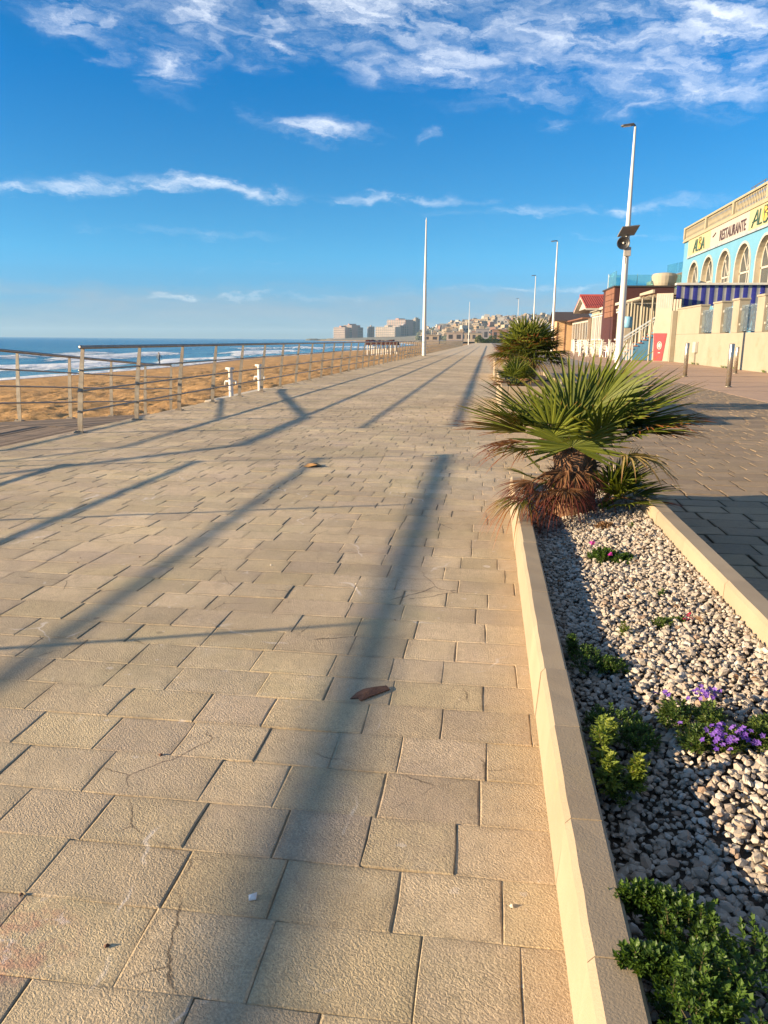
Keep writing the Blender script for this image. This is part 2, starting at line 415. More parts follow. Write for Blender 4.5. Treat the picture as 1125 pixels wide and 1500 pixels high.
# ------------------------------------------------------------------ sand
M_sand, nt, bs = new_mat('beach_sand')
p = nt.pos()
c = nt.mix(nt.rng(nt.noise(p, .6, 6, .6), .35, .65), (.42, .25, .10), (.34, .195, .078))
c = nt.mix(nt.rng(nt.noise(p, 5, 6, .7), .5, .75, 0, .5), c, (.50, .32, .16))
sx, sy, sz = nt.sep(p)
wet = nt.rng(sz, -2.02, -2.22)
c = nt.mix(wet, c, (.17, .115, .07))
nt.put(bs.inputs['Base Color'], c); nt.put(bs.inputs['Roughness'], nt.rng(wet, 0, 1, .95, .35)); bs.inputs['Specular IOR Level'].default_value = .25
nt.put(bs.inputs['Normal'], nt.bump(nt.add(nt.noise(p, 9, 6, .7), nt.mul(nt.noise(p, 2.2, 4, .6), 1.6)), .05, .8))
def shore(y):
    """x of the water's edge"""
    return -40.5 + 1.6*np.sin(y/37.0) + .9*np.sin(y/13.0+1) - 95*np.clip((y-420)/600.0, 0, 2)**1.3 - 90*np.clip((y-900)/300, 0, 1)
xs = np.concatenate([np.arange(-5.3, -20, -.16), np.arange(-20, -48, -.42)])
ys = [2.0]
while ys[-1] < 420: ys.append(ys[-1] + max(.15, ys[-1]*.009))
ys = np.array(ys)
gx, gy = np.meshgrid(xs, ys)
def sand_z(x, y):
    base = -.26 - .28*np.clip((y-8.5)/7.5, 0, 1)
    base = base - .16*np.clip((x+7.6)/.4, 0, 1)
    t = np.clip((-7.6-x)/(-7.6-shore(y)), 0, 1.4)
    return base + (-2.30-base)*(t*.82 + .18*t*t)
lump = (vnoise(gx*2.9, gy*2.3)-.5)*.10 + (vnoise(gx*5.3+9, gy*4.3)-.5)*.13 + (vnoise(gx*.5, gy*.5)-.5)*.12
foot = np.maximum(0, vnoise(gx*3.3+31, gy*2.4+7)-.66)*-.42
fade = np.clip((gx-shore(gy)-1)/6, .05, 1)*np.clip((-5.4-gx)/.8, .1, 1)
gz = sand_z(gx, gy) + (lump+foot)*fade
V = np.stack([gx, gy, gz], -1).reshape(-1, 3)
o = np_mesh('beach', V, grid_faces(len(xs), len(ys))[:, ::-1], M_sand); props(o, kind='structure')
V = []; F = []
yy = np.linspace(420, 1500, 60)          # the far beach, narrower
for i, y in enumerate(yy):
    s_ = float(shore(np.array(y)))
    for t in (-6, 0, 1): V.append((s_-5 if t == -6 else (s_+2 if t == 0 else s_+70), y, -2.9 if t == -6 else (-2.0 if t == 0 else -.5)))
o = np_mesh('far_beach', np.array(V), grid_faces(3, 60), M_sand); props(o, kind='structure')
# ------------------------------------------------------------------ sea
M_sea, nt, bs = new_mat('sea_water')
p = nt.pos(); sx, sy, sz = nt.sep(p)
dist = nt.attr('off')                     # metres from the water's edge
deep = nt.rng(dist, 4, 160)
c = nt.mix(deep, (.085, .24, .30), (.020, .135, .235))
st = nt.noise(nt.vscale(p, (.075, .016, 1)), 1.0, 7, .66, .35)
c = nt.mix(nt.rng(st, .46, .64, 0, .7), c, (.016, .085, .16))
fo = nt.noise(nt.vscale(p, (.85, .16, 1)), 1.0, 9, .72, .7)
band = nt.attr('foam')
fm = nt.rng(nt.add(fo, nt.mul(nt.sub(band, .5), .60)), .60, .71)
c = nt.mix(fm, c, (.80, .81, .80))
nt.put(bs.inputs['Base Color'], c); nt.put(bs.inputs['Roughness'], nt.rng(fm, 0, 1, .22, .8)); bs.inputs['IOR'].default_value = 1.33
nt.put(bs.inputs['Normal'], nt.bump(nt.add(nt.noise(nt.vscale(p, (1, .35, 1)), .55, 7, .65), nt.mul(fm, .3)), .9, .75))
offs = np.concatenate([np.arange(-3.0, 60, .55), np.geomspace(60, 5000, 44)])
ys = [20.0]
while ys[-1] < 5000: ys.append(ys[-1] + max(.8, ys[-1]*.013))
ys = np.array([-400., -100.]+ys)
go, gy = np.meshgrid(offs, ys)
gx = shore(np.minimum(gy, 1000)) - go
wob = (vnoise(gy*.045, go*0+3)-.5)*9 + (vnoise(gy*.013, go*0+9)-.5)*10
foam = np.zeros_like(go); gz = np.zeros_like(go)
for k, (c0, w, h) in enumerate(((0.5, 1.8, .10), (5, 2.2, .30), (12, 3.0, .55), (22, 3.6, .65), (34, 4.2, .6), (47, 4.5, .45))):
    d = go - c0 - wob*(.25 if k == 0 else .8) - (vnoise(gy*.06+k*17, go*0+k)-.5)*6*(k > 0)
    amp = np.clip(vnoise(gy*.035+k*31, go*0+k*5)*2.3-.62, 0, 1) if k else np.ones_like(go)
    bump_ = np.exp(-(d/w)**2)*amp
    gz += h*bump_
    foam = np.maximum(foam, np.exp(-((d+w*.45)/(w*1.5))**2)*amp*(1.0, 1, 1, .95, .85, .62)[k])
foam = np.maximum(foam, .33*np.exp(-((go-8)/12.)**2))
gz += (vnoise(gx*.16, gy*.05)-.5)*.35*np.clip((go-5)/30, 0, 1)
gz += -2.30 - np.clip(gy-3000, 0, None)*0
gz[go < 0] = -2.30
V = np.stack([gx, gy, gz], -1).reshape(-1, 3)
sea = np_mesh('sea', V, grid_faces(len(offs), len(ys))[:, ::-1], M_sea, attrs={'off': go.ravel(), 'foam': foam.ravel()}); props(sea, kind='structure')
# ================================================================== MATERIALS OF THE FURNITURE
M_steel = mat('weathered_steel', (.31, .27, .21), (.225, .19, .145), 9, .45, .001, 80, metal=.55, dirt=(.22, .14, .08))
M_rail = mat('rail_steel', (.34, .31, .28), (.24, .21, .18), 9, .36, metal=.75)
M_white = mat('white_paint', (.62, .59, .53), (.54, .51, .45), 2, .5, dirt=(.5, .42, .32))
M_lampw = mat('white_pole_paint', (.60, .57, .51), (.54, .51, .45), 1.5, .4)
M_dark = mat('dark_metal', (.045, .045, .05), None, 3, .5)
M_wood = mat('grey_wood', (.25, .175, .115), (.16, .115, .075), 5, .9, .004, 60, orand=.25)
M_conc = mat('pale_concrete', (.56, .49, .38), (.46, .40, .30), 3, .9, .004, 50)

# ================================================================== RAILINGS
RX = -5.16
def post_mb(mb, x, y, z0=0.0, h=1.07, lean=.13, s=1.0):
    """flat tapered blade that stands up straight, then leans towards the promenade, on a small base plate"""
    t = .011*s
    prof = [(0, .036), (.12, .043), (.45, .043), (.80, .036), (1.0, .027)]
    L = []; Rr = []
    for f, w in prof:
        xo = lean*max(0, f-.08)**1.25
        L.append((x+xo-w*.8*s, z0+h*f)); Rr.append((x+xo+w*.8*s, z0+h*f))
    out = L + Rr[::-1]
    mb.prism([(a, y-t/2, b) for a, b in out], (0, t, 0))
    mb.box(x-.06, x+.06, y-.06, y+.06, z0, z0+.014)
    for dx in (-.042, .042): mb.box(x+dx-.012, x+dx+.012, y-.045, y-.02, z0+.014, z0+.026)
def xo(h, z, lean=.13): return lean*max(0, z/h-.08)**1.25
RZ = (1.075, .79, .53, .27)
def railing(name, label, ys, y0, y1, nx=RX):
    t = thing(name, label, 'railing', (nx, y0, 0))
    mb = MB(); post_mb(mb, nx, ys[0]); first = mb.build('post', M_steel, t)
    for y in ys[1:]:
        o = first.copy(); C.objects.link(o); o.parent = t; o.location = (0, y-ys[0], 0)
    for i, z in enumerate(RZ):
        r_ = .024 if i == 0 else .0125
        mb = MB(); xx = nx + xo(1.07, min(z, 1.07)) + (0 if i == 0 else 0)
        n = max(2, int((y1-y0)/12))
        mb.tube([(xx, y0+(y1-y0)*k/n, z) for k in range(n+1)], r_, 10 if i == 0 else 7)
        mb.build('handrail' if i == 0 else 'rail', M_rail, t, smooth=True)
    return t
far_y = [9.28 + 1.63*i for i in range(92)]
railing('beach_railing', 'long steel railing along the beach edge running away from the ramp opening', far_y, 9.22, far_y[-1]+.1)
railing('beach_railing', 'near steel railing on the camera side of the ramp opening', [6.42-2.5*i for i in range(6)], 6.42-2.5*5, 6.48)
# ------------------------------------------------------------------ ramp down to the sand, with its own railing
def deck_z(y): return -.02 - .07*max(0, min(y, 17.2)-10.0)
bw = thing('boardwalk_ramp', 'grey wooden ramp sloping from the railing gap down to the sand', 'ramp', (-6.4, 9, 0))
nb = 15
for k in range(nb):
    xa = -7.42 + k*(2.06/nb); xb = xa + 2.06/nb - .012
    for y0_, y1_ in ((4.6, 7.3), (7.3, 10.0), (10.0, 13.6), (13.6, 17.2)):
        dz = rg.uniform(-.004, .004); mb = MB()
        za, zb = deck_z(y0_)+dz, deck_z(y1_-.01)+dz
        n = [(xa, y0_+.006, za), (xb, y0_+.006, za), (xb, y1_-.006, zb), (xa, y1_-.006, zb)]
        mb.prism([(a, b, c_-.035) for a, b, c_ in n], (0, 0, .035)); mb.build('plank', M_wood, bw)
mb = MB()
for x in (-7.3, -6.4, -5.5):
    mb.prism([(x, 4.7, -.06), (x, 10, -.06), (x, 17.1, -.56), (x, 17.1, -.70), (x, 10, -.25), (x, 4.7, -.25)], (.08, 0, 0))
mb.build('beam', M_wood, bw)
def ramp_top(y): return deck_z(y) + .02
t = thing('ramp_railing', 'lower steel railing following the ramp down to the sand', 'railing', (-7.45, 6.8, 0))
path = [(-8.95, 4.55), (-8.2, 5.65), (-7.45, 6.8)] + [(-7.45, y) for y in (8.4, 10.0, 11.55, 13.1, 14.65, 16.2, 17.6)]
for x, y in path:
    mb = MB(); post_mb(mb, x, y, ramp_top(y)-.02, 1.07, .07); mb.build('post', M_steel, t)
for i, z in enumerate(RZ):
    mb = MB()
    pts = [(x+.05, y, ramp_top(y)+z) for x, y in path]
    mb.tube(pts, .024 if i == 0 else .0125, 8); mb.build('handrail' if i == 0 else 'rail', M_rail, t, smooth=True)
# ------------------------------------------------------------------ foot showers on a pad beside the ramp
pad = MB().box(-6.5, -5.42, 17.3, 22.0, -.75, -.215).build('shower_pad', M_conc, bevel=.02)
props(pad, 'pale concrete pad under the two foot showers', 'concrete pad')
def shower(x, y, z, label):
    t = thing('foot_shower', label, 'beach shower', (x, y, z), 'white foot showers beside the railing')
    MB().lathe((x, y, z), [(.10, 0), (.10, .02), (.055, .03), (.05, .66), (.062, .68), (.062, .72), (.03, .74)], 12).build('column', M_white, t, smooth=True)
    mb = MB(); mb.tube([(x-.13, y, z+.42), (x+.13, y, z+.42)], .022, 8)
    for s in (-1, 1): mb.tube([(x+s*.13, y, z+.43), (x+s*.14, y-.02, z+.33)], .02, 8)
    mb.build('spout_arm', M_white, t, smooth=True)
    mb = MB(); mb.tube([(x-.11, y, z+.715), (x+.09, y, z+.715)], .028, 8); mb.build('push_knob', M_white, t, smooth=True)
    return t
shower(-6.0, 17.75, -.215, 'white foot shower nearest the ramp, throwing its post beside the railing')
shower(-6.0, 20.1, -.215, 'white foot shower farther along the railing on the pad')

# ================================================================== LAMPS
def pole(mb, x, y, h, r0=.105, r1=.042, n=14):
    mb.lathe((x, y, 0), [(r0*1.02, 0), (r0, .02), (r0*.93, h*.2), (r0*.78, h*.45), (r1, h)], n)
def street_lamp(x, y, h, label, head=True, group='white lamp posts along the promenade', r0=.105):
    t = thing('street_lamp', label, 'lamp post', (x, y, 0), group)
    mb = MB(); pole(mb, x, y, h, r0); mb.build('pole', M_lampw, t, smooth=True)
    mb = MB(); mb.box(x-.17, x+.17, y-.17, y+.17, .0, .03)
    for a in (-1, 1):
        for b in (-1, 1): mb.lathe((x+a*.13, y+b*.13, .03), [(.016, 0), (.016, .04)], 6)
    mb.build('base_plate', M_steel, t)
    if head:
        mb = MB(); mb.tube([(x, y, h-.02), (x-.02, y, h+.05), (x-.14, y, h+.06)], .035, 8)
        mb.build('bracket', M_dark, t, smooth=True)
        mb = MB()
        Mx = Matrix.Translation((x-.12, y, h+.065)) @ Matrix.Rotation(R(-6), 4, 'Y')
        mb.prism([Mx @ Vector(p) for p in ((.06, -.12, -.03), (.06, .12, -.03), (-.36, .10, -.03), (-.44, 0, -.03), (-.36, -.10, -.03))], (Mx.to_3x3() @ Vector((0, 0, .065))))
        mb.build('lamp_head', M_dark, t, bevel=.015)
        mb = MB(); mb.prism([Mx @ Vector(p) for p in ((-.06, -.085, -.042), (-.06, .085, -.042), (-.34, .08, -.042), (-.34, -.08, -.042))], (Mx.to_3x3() @ Vector((0, 0, .011))))
        mb.build('lens', mat('lamp_lens', (.6, .6, .58), None, 3, .15), t)
    else:
        MB().lathe((x, y, h), [(.05, 0), (.055, .05), (.03, .16), (.012, .28)], 8).build('pole_cap', M_lampw, t)
    return t
L1 = street_lamp(5.39, 33.7, 9.4, 'tall white lamp post with loudspeaker and solar panel by the cafe stairs', r0=.15)
street_lamp(5.5, 70.2, 9.4, 'white lamp post rising behind the shack roofs', r0=.13)
street_lamp(5.79, 106.4, 9.4, 'white lamp post farther off above the big dwarf palm')
street_lamp(5.75, 164.3, 9.4, 'farthest thin lamp post above the palm, seen against the hillside')
street_lamp(-4.72, 58.0, 9.4, 'tall plain white pole standing at the beach railing', head=False, r0=.15, group='white poles at the beach railing')
street_lamp(-4.6, 182, 9.4, 'distant thin white pole at the far end of the beach railing', head=False, r0=.12, group='white poles at the beach railing')
# speaker and panel of the first lamp: parts bolted to its pole
x, y = 5.39, 33.7
z = 5.05
MB().box(-.36, .36, -.30, .30, -.02, .02, Matrix.Translation((x-.04, y-.40, z+.42)) @ Matrix.Rotation(R(12), 4, 'Z') @ Matrix.Rotation(R(-30), 4, 'X') @ Matrix.Rotation(R(-8), 4, 'Y')).build('solar_panel', mat('panel_grey', (.16, .155, .15), None, 3, .5), L1)
mb = MB(); mb.box(x-.13, x+.13, y-.34, y-.13, z-.52, z-.18); mb.build('control_box', mat('grey_box', (.36, .33, .29), None, 3, .5), L1, bevel=.01)
# horn loudspeaker facing the camera side
mb = MB(); n = 18; b0 = 0
prof = [(.035, .30), (.05, .22), (.08, .12), (.14, .03), (.185, -.02), (.19, -.035), (.175, -.035), (.12, .02), (.06, .10), (.0, .12)]
ax = Vector((-.28, -1, -.08)).normalized(); aa = ax.cross(Vector((0, 0, 1))).normalized(); bb = aa.cross(ax)
cc = Vector((x-.19, y-.36, z-.03))
for r_, s_ in prof:
    for k in range(n):
        a = 2*math.pi*k/n; mb.v.append(tuple(cc - ax*s_ + (aa*math.cos(a)+bb*math.sin(a))*r_*1.35))
for i in range(len(prof)-1):
    for k in range(n): q = i*n; mb.face(q+k, q+(k+1) % n, q+n+(k+1) % n, q+n+k)
mb.build('loudspeaker', mat('black_horn', (.018, .018, .02), None, 3, .45), L1, smooth=True)
mb = MB(); mb.tube([cc-ax*.09, cc-ax*.02], [.055, .02], 10); mb.build('speaker_core', M_white, L1, smooth=True)
mb = MB(); mb.tube([(x-.05, y-.3, z-.5), (x-.07, y-.3, z-.66), (x-.05, y-.2, z-.8)], .018, 6); mb.build('cable', M_dark, L1)
mb = MB(); mb.tube([(x, y-.05, z+.1), (x-.03, y-.2, z+.28)], .03, 6); mb.tube([(x-.02, y-.1, z-.05), cc-ax*.2], .022, 6); mb.build('bracket', M_steel, L1)
# bollards
M_bol = mat('brushed_steel', (.52, .47, .39), (.42, .37, .30), 6, .28, metal=.85)
for (x, y, hh, lab) in ((6.46, 22.1, 1.14, 'stainless steel bollard nearest the camera on the pink pavement'), (6.78, 28.2, 1.14, 'stainless steel bollard left of the grey meter box on the pavement'),
                        (9.45, 31.6, 1.0, 'small steel bollard half hidden behind the nearest bollard by the wall')):
    t = thing('bollard', lab, 'bollard', (x, y, .012), 'steel bollards on the pavement')
    MB().lathe((x, y, .012), [(.068, 0), (.068, hh-.02), (.055, hh)], 24).build('tube', M_bol, t, smooth=True)
    MB().lathe((x, y, .012), [(.10, 0), (.10, .012), (.069, .02)], 18).build('collar', M_steel, t)

# ================================================================== PLANTERS
M_kerb = mat('kerb_stone', (.31, .245, .165), (.265, .205, .135), 3.2, .85, .0011, 190, dirt=(.34, .26, .15), dscale=3, orand=.07)
M_soil = mat('dark_soil', (.055, .042, .03), None, 8, 1.0, .01, 40)
P1 = thing('planter', 'near gravel planter bed edged with pale kerb stones, a palm at its far end', 'planter', (.62, 3.3, 0), 'planters along the promenade')
K0, K1 = .75, 5.95
def kerb_run(x0, x1, z, y0, y1, step, rise):
    y = y0
    while y < y1-.02:
        l = min(step*rg.uniform(.92, 1.08), y1-y); dz = rg.uniform(-.0015, .0015); dx = rg.uniform(-.0012, .0012)
        mb = MB(); zb = -.02
        pr = [(x0+dx-.012, y+.0015, zb), (x1+dx, y+.0015, zb), (x1+dx, y+.0015, z+dz-.008), (x1+dx-.008, y+.0015, z+dz), (x0+dx+.012, y+.0015, z+dz), (x0+dx, y+.0015, z+dz-.014)]
        k = 5; n0 = 0; ys_ = [y+.0015+(l-.003)*i/k for i in range(k+1)]
        for yy_ in ys_:
            j1, j2 = rg.uniform(-.0014, .0014), rg.uniform(-.0012, .0012)
            for q, (a, b, c_) in enumerate(pr): mb.v.append((a+(j1 if q in (4, 5) else 0), yy_, c_+(j2 if q in (4, 5) else 0)))
        for i in range(k):
            for q in range(6): r_ = (q+1) % 6; mb.face(i*6+q, i*6+r_, i*6+6+r_, i*6+6+q)
        mb.face(*reversed(range(6))); mb.face(*range(k*6, k*6+6))
        mb.build('kerb_stone', M_kerb, P1, recalc=True)
        y += l
kerb_run(.205, .290, .17, K0, K1, .40, 0)
kerb_run(.955, 1.045, .285, K0+.4, K1, .62, 0)
mb = MB(); mb.box(.30, .953, K1-.09, K1, -.02, .20); mb.build('kerb_stone', M_kerb, P1)
def soil_z(x, y):
    t = min(1, max(0, (x-.30)/.65))
    return .075 - .05*min(1, max(0, (2.7-y)/1.3))*(1-.5*t) + .125*t + .02*math.sin(y*2.1+x*5)*t*(1-t)*4*.5
xs = np.linspace(.29, .96, 12); ys = np.linspace(K0, K1-.05, 60)
gx, gy = np.meshgrid(xs, ys)
V = np.array([(a, b, soil_z(a, b)-.012) for a, b in zip(gx.ravel(), gy.ravel())]); V -= np.array(P1.location)
np_mesh('soil', V, grid_faces(12, 60), M_soil, P1)

M_stone, nt, bs = new_mat('limestone_gravel')
p = nt.obj(); r = nt.math('FRACT', nt.add(nt.mul(nt.orand(), 5.17), nt.attr('rnd')))
rp = nt.n.new('ShaderNodeValToRGB'); nt.put(rp.inputs[0], r)
els = rp.color_ramp.elements; els[0].position = 0; els[0].color = (.38, .335, .275, 1); els[1].position = 1; els[1].color = (.47, .435, .38, 1)
for pos_, col_ in ((.2, (.30, .245, .19)), (.35, (.42, .37, .31)), (.55, (.25, .22, .18)), (.68, (.38, .33, .27)), (.80, (.22, .14, .09)), (.86, (.43, .39, .33))):
    e = els.new(pos_); e.color = (*col_, 1)
c = nt.mix(nt.rng(nt.noise(nt.pos(), 90, 5, .7), .35, .7, 0, .5), rp.outputs[0], (.26, .21, .16))
nt.put(bs.inputs['Base Color'], c); bs.inputs['Roughness'].default_value = .8
nt.put(bs.inputs['Normal'], nt.bump(nt.noise(nt.pos(), 210, 4, .6), .002, .7))
# stone shapes
def stone_shapes(n, sub):
    out = []
    for i in range(n):
        bm = bmesh.new(); bmesh.ops.create_icosphere(bm, subdivisions=sub, radius=1)
        rr = random.Random(100+i); cuts = [(Vector((rr.gauss(0, 1), rr.gauss(0, 1), rr.gauss(0, 1))).normalized(), rr.uniform(.34, .80)) for _ in range(11)]
        sc = Vector((rr.uniform(.95, 1.45), rr.uniform(.75, 1.0), rr.uniform(.55, .85)))
        for v in bm.verts:
            for n_, d_ in cuts:
                e = v.co.dot(n_) - d_
                if e > 0: v.co -= n_*e*.9
            v.co = Vector((v.co.x*sc.x, v.co.y*sc.y, v.co.z*sc.z))
        V = np.array([v.co[:] for v in bm.verts]); F = np.array([[v.index for v in f.verts] for f in bm.faces]); bm.free()
        out.append((V, F))
    return out
SH2 = stone_shapes(10, 2); SH1 = [(v, f) for v, f in stone_shapes(16, 1)]
spots = []
gap_ = .0205
yy = K0+.02
while yy < K1-.1:
    xx = .305
    while xx < .95:
        g1, g2 = xx+rg.uniform(-.010, .010), yy+rg.uniform(-.010, .010)
        rr = rg.choice((.0072, .0085, .0095, .011, .0125, .0145, .019))*rg.uniform(.85, 1.15)
        if .31 < g1 < .945: spots.append((g1, g2, soil_z(g1, g2)-.004+rg.uniform(0, .006), rr))
        if rg.random() < .8: spots.append((min(.94, max(.315, g1+.012)), g2+.01, soil_z(g1, g2)+.010+rg.uniform(0, .006), rr*.9))
        xx += gap_
    yy += gap_
spots = [s for s in spots if in_frame(s[0], s[1], s[2], .40)]
spots.sort(key=lambda s: (s[0]**2+s[1]**2) - (s[3]*6) + (0 if in_frame(s[0], s[1], s[2], .0) else 50))
stone_me = []
for v, f in SH2+stone_shapes(16, 2)[10:]:
    me = bpy.data.meshes.new('stone'); me.from_pydata(v.tolist(), [], f.tolist()); me.materials.append(M_stone)
    me.polygons.foreach_set('use_smooth', [True]*len(me.polygons)); me.set_sharp_from_angle(angle=R(26))
    a = me.attributes.new('rnd', 'FLOAT', 'POINT'); a.data.foreach_set('value', [0.0]*len(v)); stone_me.append(me)
pl = P1.location
for i, (x, y, z, r_) in enumerate(spots[:300]):
    o = bpy.data.objects.new('stone', stone_me[i % 16]); C.objects.link(o); o.parent = P1
    o.location = (x-pl.x, y-pl.y, z-pl.z); o.scale = (r_*1.08,)*3; o.rotation_euler = (rg.uniform(-.5, .5), rg.uniform(-.5, .5), rg.uniform(0, 6.28))
Vs = []; Fs = []; As = []; n0 = 0
for i, (x, y, z, r_) in enumerate(spots[300:]):
    v, f = SH1[i % 16]
    Mx = np.array(Euler((rg.uniform(-.5, .5), rg.uniform(-.5, .5), rg.uniform(0, 6.28))).to_matrix())
    Vs.append(v @ Mx.T * r_*1.08 + np.array((x-pl.x, y-pl.y, z-pl.z))); Fs.append(f+n0); n0 += len(v); As.append(np.full(len(v), rg.random()))
o = np_mesh('gravel', np.concatenate(Vs), np.concatenate(Fs), M_stone, P1, smooth=False, attrs={'rnd': np.concatenate(As)}); o['kind'] = 'stuff'
# the two raised planter boxes farther along
for (y0, y1, lab) in ((11.1, 16.6, 'raised stone planter box holding the second dwarf palm'), (23.6, 29.0, 'farther raised planter box behind the second dwarf palm')):
    t = thing('planter', lab, 'planter', (.72, (y0+y1)/2, 0), 'planters along the promenade')
    for (a, b, c_, d) in ((.20, .30, y0, y1), (1.14, 1.24, y0, y1), (.302, 1.138, y0, y0+.1), (.302, 1.138, y1-.1, y1)):
        MB().box(a, b, c_, d, -.008, .565).build('wall', M_kerb, t, bevel=.008)
    xs = np.linspace(.29, 1.15, 8); ys = np.linspace(y0+.05, y1-.05, 24); gx, gy = np.meshgrid(xs, ys)
    V = np.stack([gx, gy, .47+.05*vnoise(gx*6, gy*6)], -1).reshape(-1, 3) - np.array(t.location)
    np_mesh('soil', V, grid_faces(8, 24), M_soil, t)

# ================================================================== DWARF PALMS
def leaf_mat(name, base, tip, tipamt, col2):
    mt, nt, bs = new_mat(name)
    t = nt.attr('tip'); r = nt.attr('rnd')
    c = nt.mix(r, tuple(k*.75 for k in base), col2)
    th = nt.rng(nt.add(t, nt.mul(nt.sub(nt.noise(nt.obj(), 14, 3), .5), .5)), 1-tipamt, 1-tipamt+.28)
    c = nt.mix(th, c, tip)
    c = nt.mix(nt.rng(nt.noise(nt.obj(), 60, 3), .5, .8, 0, .4), c, tuple(k*.5 for k in base))
    nt.put(bs.inputs['Base Color'], c); bs.inputs['Roughness'].default_value = .55; bs.inputs['Specular IOR Level'].default_value = .22
    tr = nt.n.new('ShaderNodeBsdfTranslucent'); nt.put(tr.inputs['Color'], nt.mix(1.0, c, (1.3, 1.25, .6), 'MULTIPLY'))
    mx = nt.n.new('ShaderNodeMixShader'); mx.inputs[0].default_value = .30
    nt.l.new(bs.outputs[0], mx.inputs[1]); nt.l.new(tr.outputs[0], mx.inputs[2])
    nt.l.new(mx.outputs[0], nt.n['Material Output'].inputs['Surface'])
    return mt
ML_green = leaf_mat('fan_leaf_green', (.070, .100, .012), (.24, .10, .03), .16, (.145, .165, .02))
ML_old = leaf_mat('fan_leaf_browning', (.085, .105, .02), (.24, .075, .025), .46, (.15, .13, .028))
ML_dead = leaf_mat('fan_leaf_dead', (.17, .075, .04), (.12, .030, .022), .5, (.24, .13, .06))
ML_straw = leaf_mat('fan_leaf_straw', (.36, .28, .11), (.26, .13, .05), .3, (.30, .22, .09))
M_pet = mat('petiole_green', (.19, .19, .06), (.25, .17, .07), 9, .55)
def fan_leaf(parent, base, az, el, L, Rf, mt, rr, spread=195, nseg=30, curl=.25, roll=0.0, blade_tilt=0.0, fold=.5, droop=.12):
    """one fan leaf: petiole, then stiff folded segments fanning out of its tip"""
    d = Vector((math.cos(az)*math.cos(el), math.sin(az)*math.cos(el), math.sin(el)))
    up = Vector((0, 0, 1)); side = d.cross(up)
    side = side.normalized() if side.length > .05 else Vector((-math.sin(az), math.cos(az), 0))
    nrm = side.cross(d).normalized()
    if roll:
        Mr = Matrix.Rotation(roll, 3, d); side = Mr @ side; nrm = Mr @ nrm
    hub = Vector(base) + d*L
    mb = MB(); bnd = .03*L/.3
    mb.tube([base, Vector(base)+d*L*.5+nrm*bnd, hub], [.009, .006, .0045], 5)
    T = [1.0*0]*len(mb.v); Q = [rr.random()]*len(mb.v)
    Mt = Matrix.Rotation(blade_tilt, 3, side)
    f0 = (Mt @ d); n0 = (Mt @ nrm)
    for k in range(nseg):
        u = k/(nseg-1)*2-1
        a = u*R(spread)/2 + rr.uniform(-.035, .035)
        dirk = (f0*math.cos(a) + side*math.sin(a)).normalized()
        # the fan is a shallow cup
        dirk = (dirk + n0*(curl*(abs(u)**1.5)*.6 + rr.uniform(-.05, .05))).normalized()
        sd = n0.cross(dirk).normalized()
        l = Rf*(1-.28*abs(u)**1.6)*rr.uniform(.88, 1.06)
        wmax = Rf*.42*R(spread)/nseg*.54*rr.uniform(.9, 1.1)
        b = len(mb.v); q = rr.random()
        dr = droop*rr.uniform(.4, 1.6)
        split = []
        for t, w in ((.02, .06), (.38, 1.0), (.60, .80), (.82, .45), (1.0, .02)):
            c_ = hub + dirk*l*t - up*dr*l*t*t*t + n0*(-.015*t*l)
            wv = wmax*w; fo = n0*(wv*fold)
            for s_, off in ((-1, fo), (0, Vector((0, 0, 0))), (1, fo)):
                mb.v.append(tuple(c_ + sd*wv*s_ + off)); T.append(t*.999); Q.append(q)
        for i in range(4):
            for s_ in (0, 1): mb.face(b+i*3+s_, b+i*3+s_+1, b+i*3+3+s_+1, b+i*3+3+s_)
    return mb.build('leaf', mt, parent, attrs={'tip': T, 'rnd': Q}, smooth=False)
M_fibre = mat('palm_fibre', (.20, .105, .05), (.11, .055, .03), 22, .95, .012, 70)
def palm_trunk(parent, x, y, z0, z1, r0, r1, rr):
    mb = MB(); n = 14; rows = 9
    for i in range(rows):
        t = i/(rows-1); r_ = r0+(r1-r0)*t
        r_ *= 1+.12*math.sin(t*3.1)
        for k in range(n):
            a = 2*math.pi*k/n; q = r_*rr.uniform(.88, 1.1); mb.v.append((x+q*math.cos(a), y+q*math.sin(a), z0+(z1-z0)*t))
    for i in range(rows-1):
        for k in range(n): mb.face(i*n+k, i*n+(k+1) % n, i*n+n+(k+1) % n, i*n+n+k)
    mb.face(*[(rows-1)*n+k for k in range(n)])
    mb.build('trunk', M_fibre, parent, smooth=True)
    # shaggy fibre and cut leaf bases standing off the trunk
    mb = MB()
    for i in range(150):
        t = rr.random(); a = rr.uniform(0, 6.28); r_ = (r0+(r1-r0)*t)*1.02
        p0 = Vector((x+r_*math.cos(a), y+r_*math.sin(a), z0+(z1-z0)*t))
        d = Vector((math.cos(a)*.8, math.sin(a)*.8, rr.uniform(-.35, 1.0))).normalized(); l = rr.uniform(.035, .10)
        s_ = Vector((-math.sin(a), math.cos(a), 0))*rr.uniform(.004, .012)
        mb.poly([p0-s_, p0+s_, p0+d*l])
        mb.poly([p0-Vector((0, 0, .006)), p0+Vector((0, 0, .006)), p0+d*l*1.05])
    mb.build('fibre', M_fibre, parent)['kind'] = 'stuff'
rr = random.Random(11)
PB = (.545, 4.86, .18)
palm1 = thing('dwarf_palm', 'dwarf fan palm at the end of the gravel bed nearest the camera', 'palm', PB, 'dwarf fan palms along the promenade')
palm_trunk(palm1, .565, 4.90, .10, .55, .135, .125, rr)
top = Vector((.54, 4.88, .55))
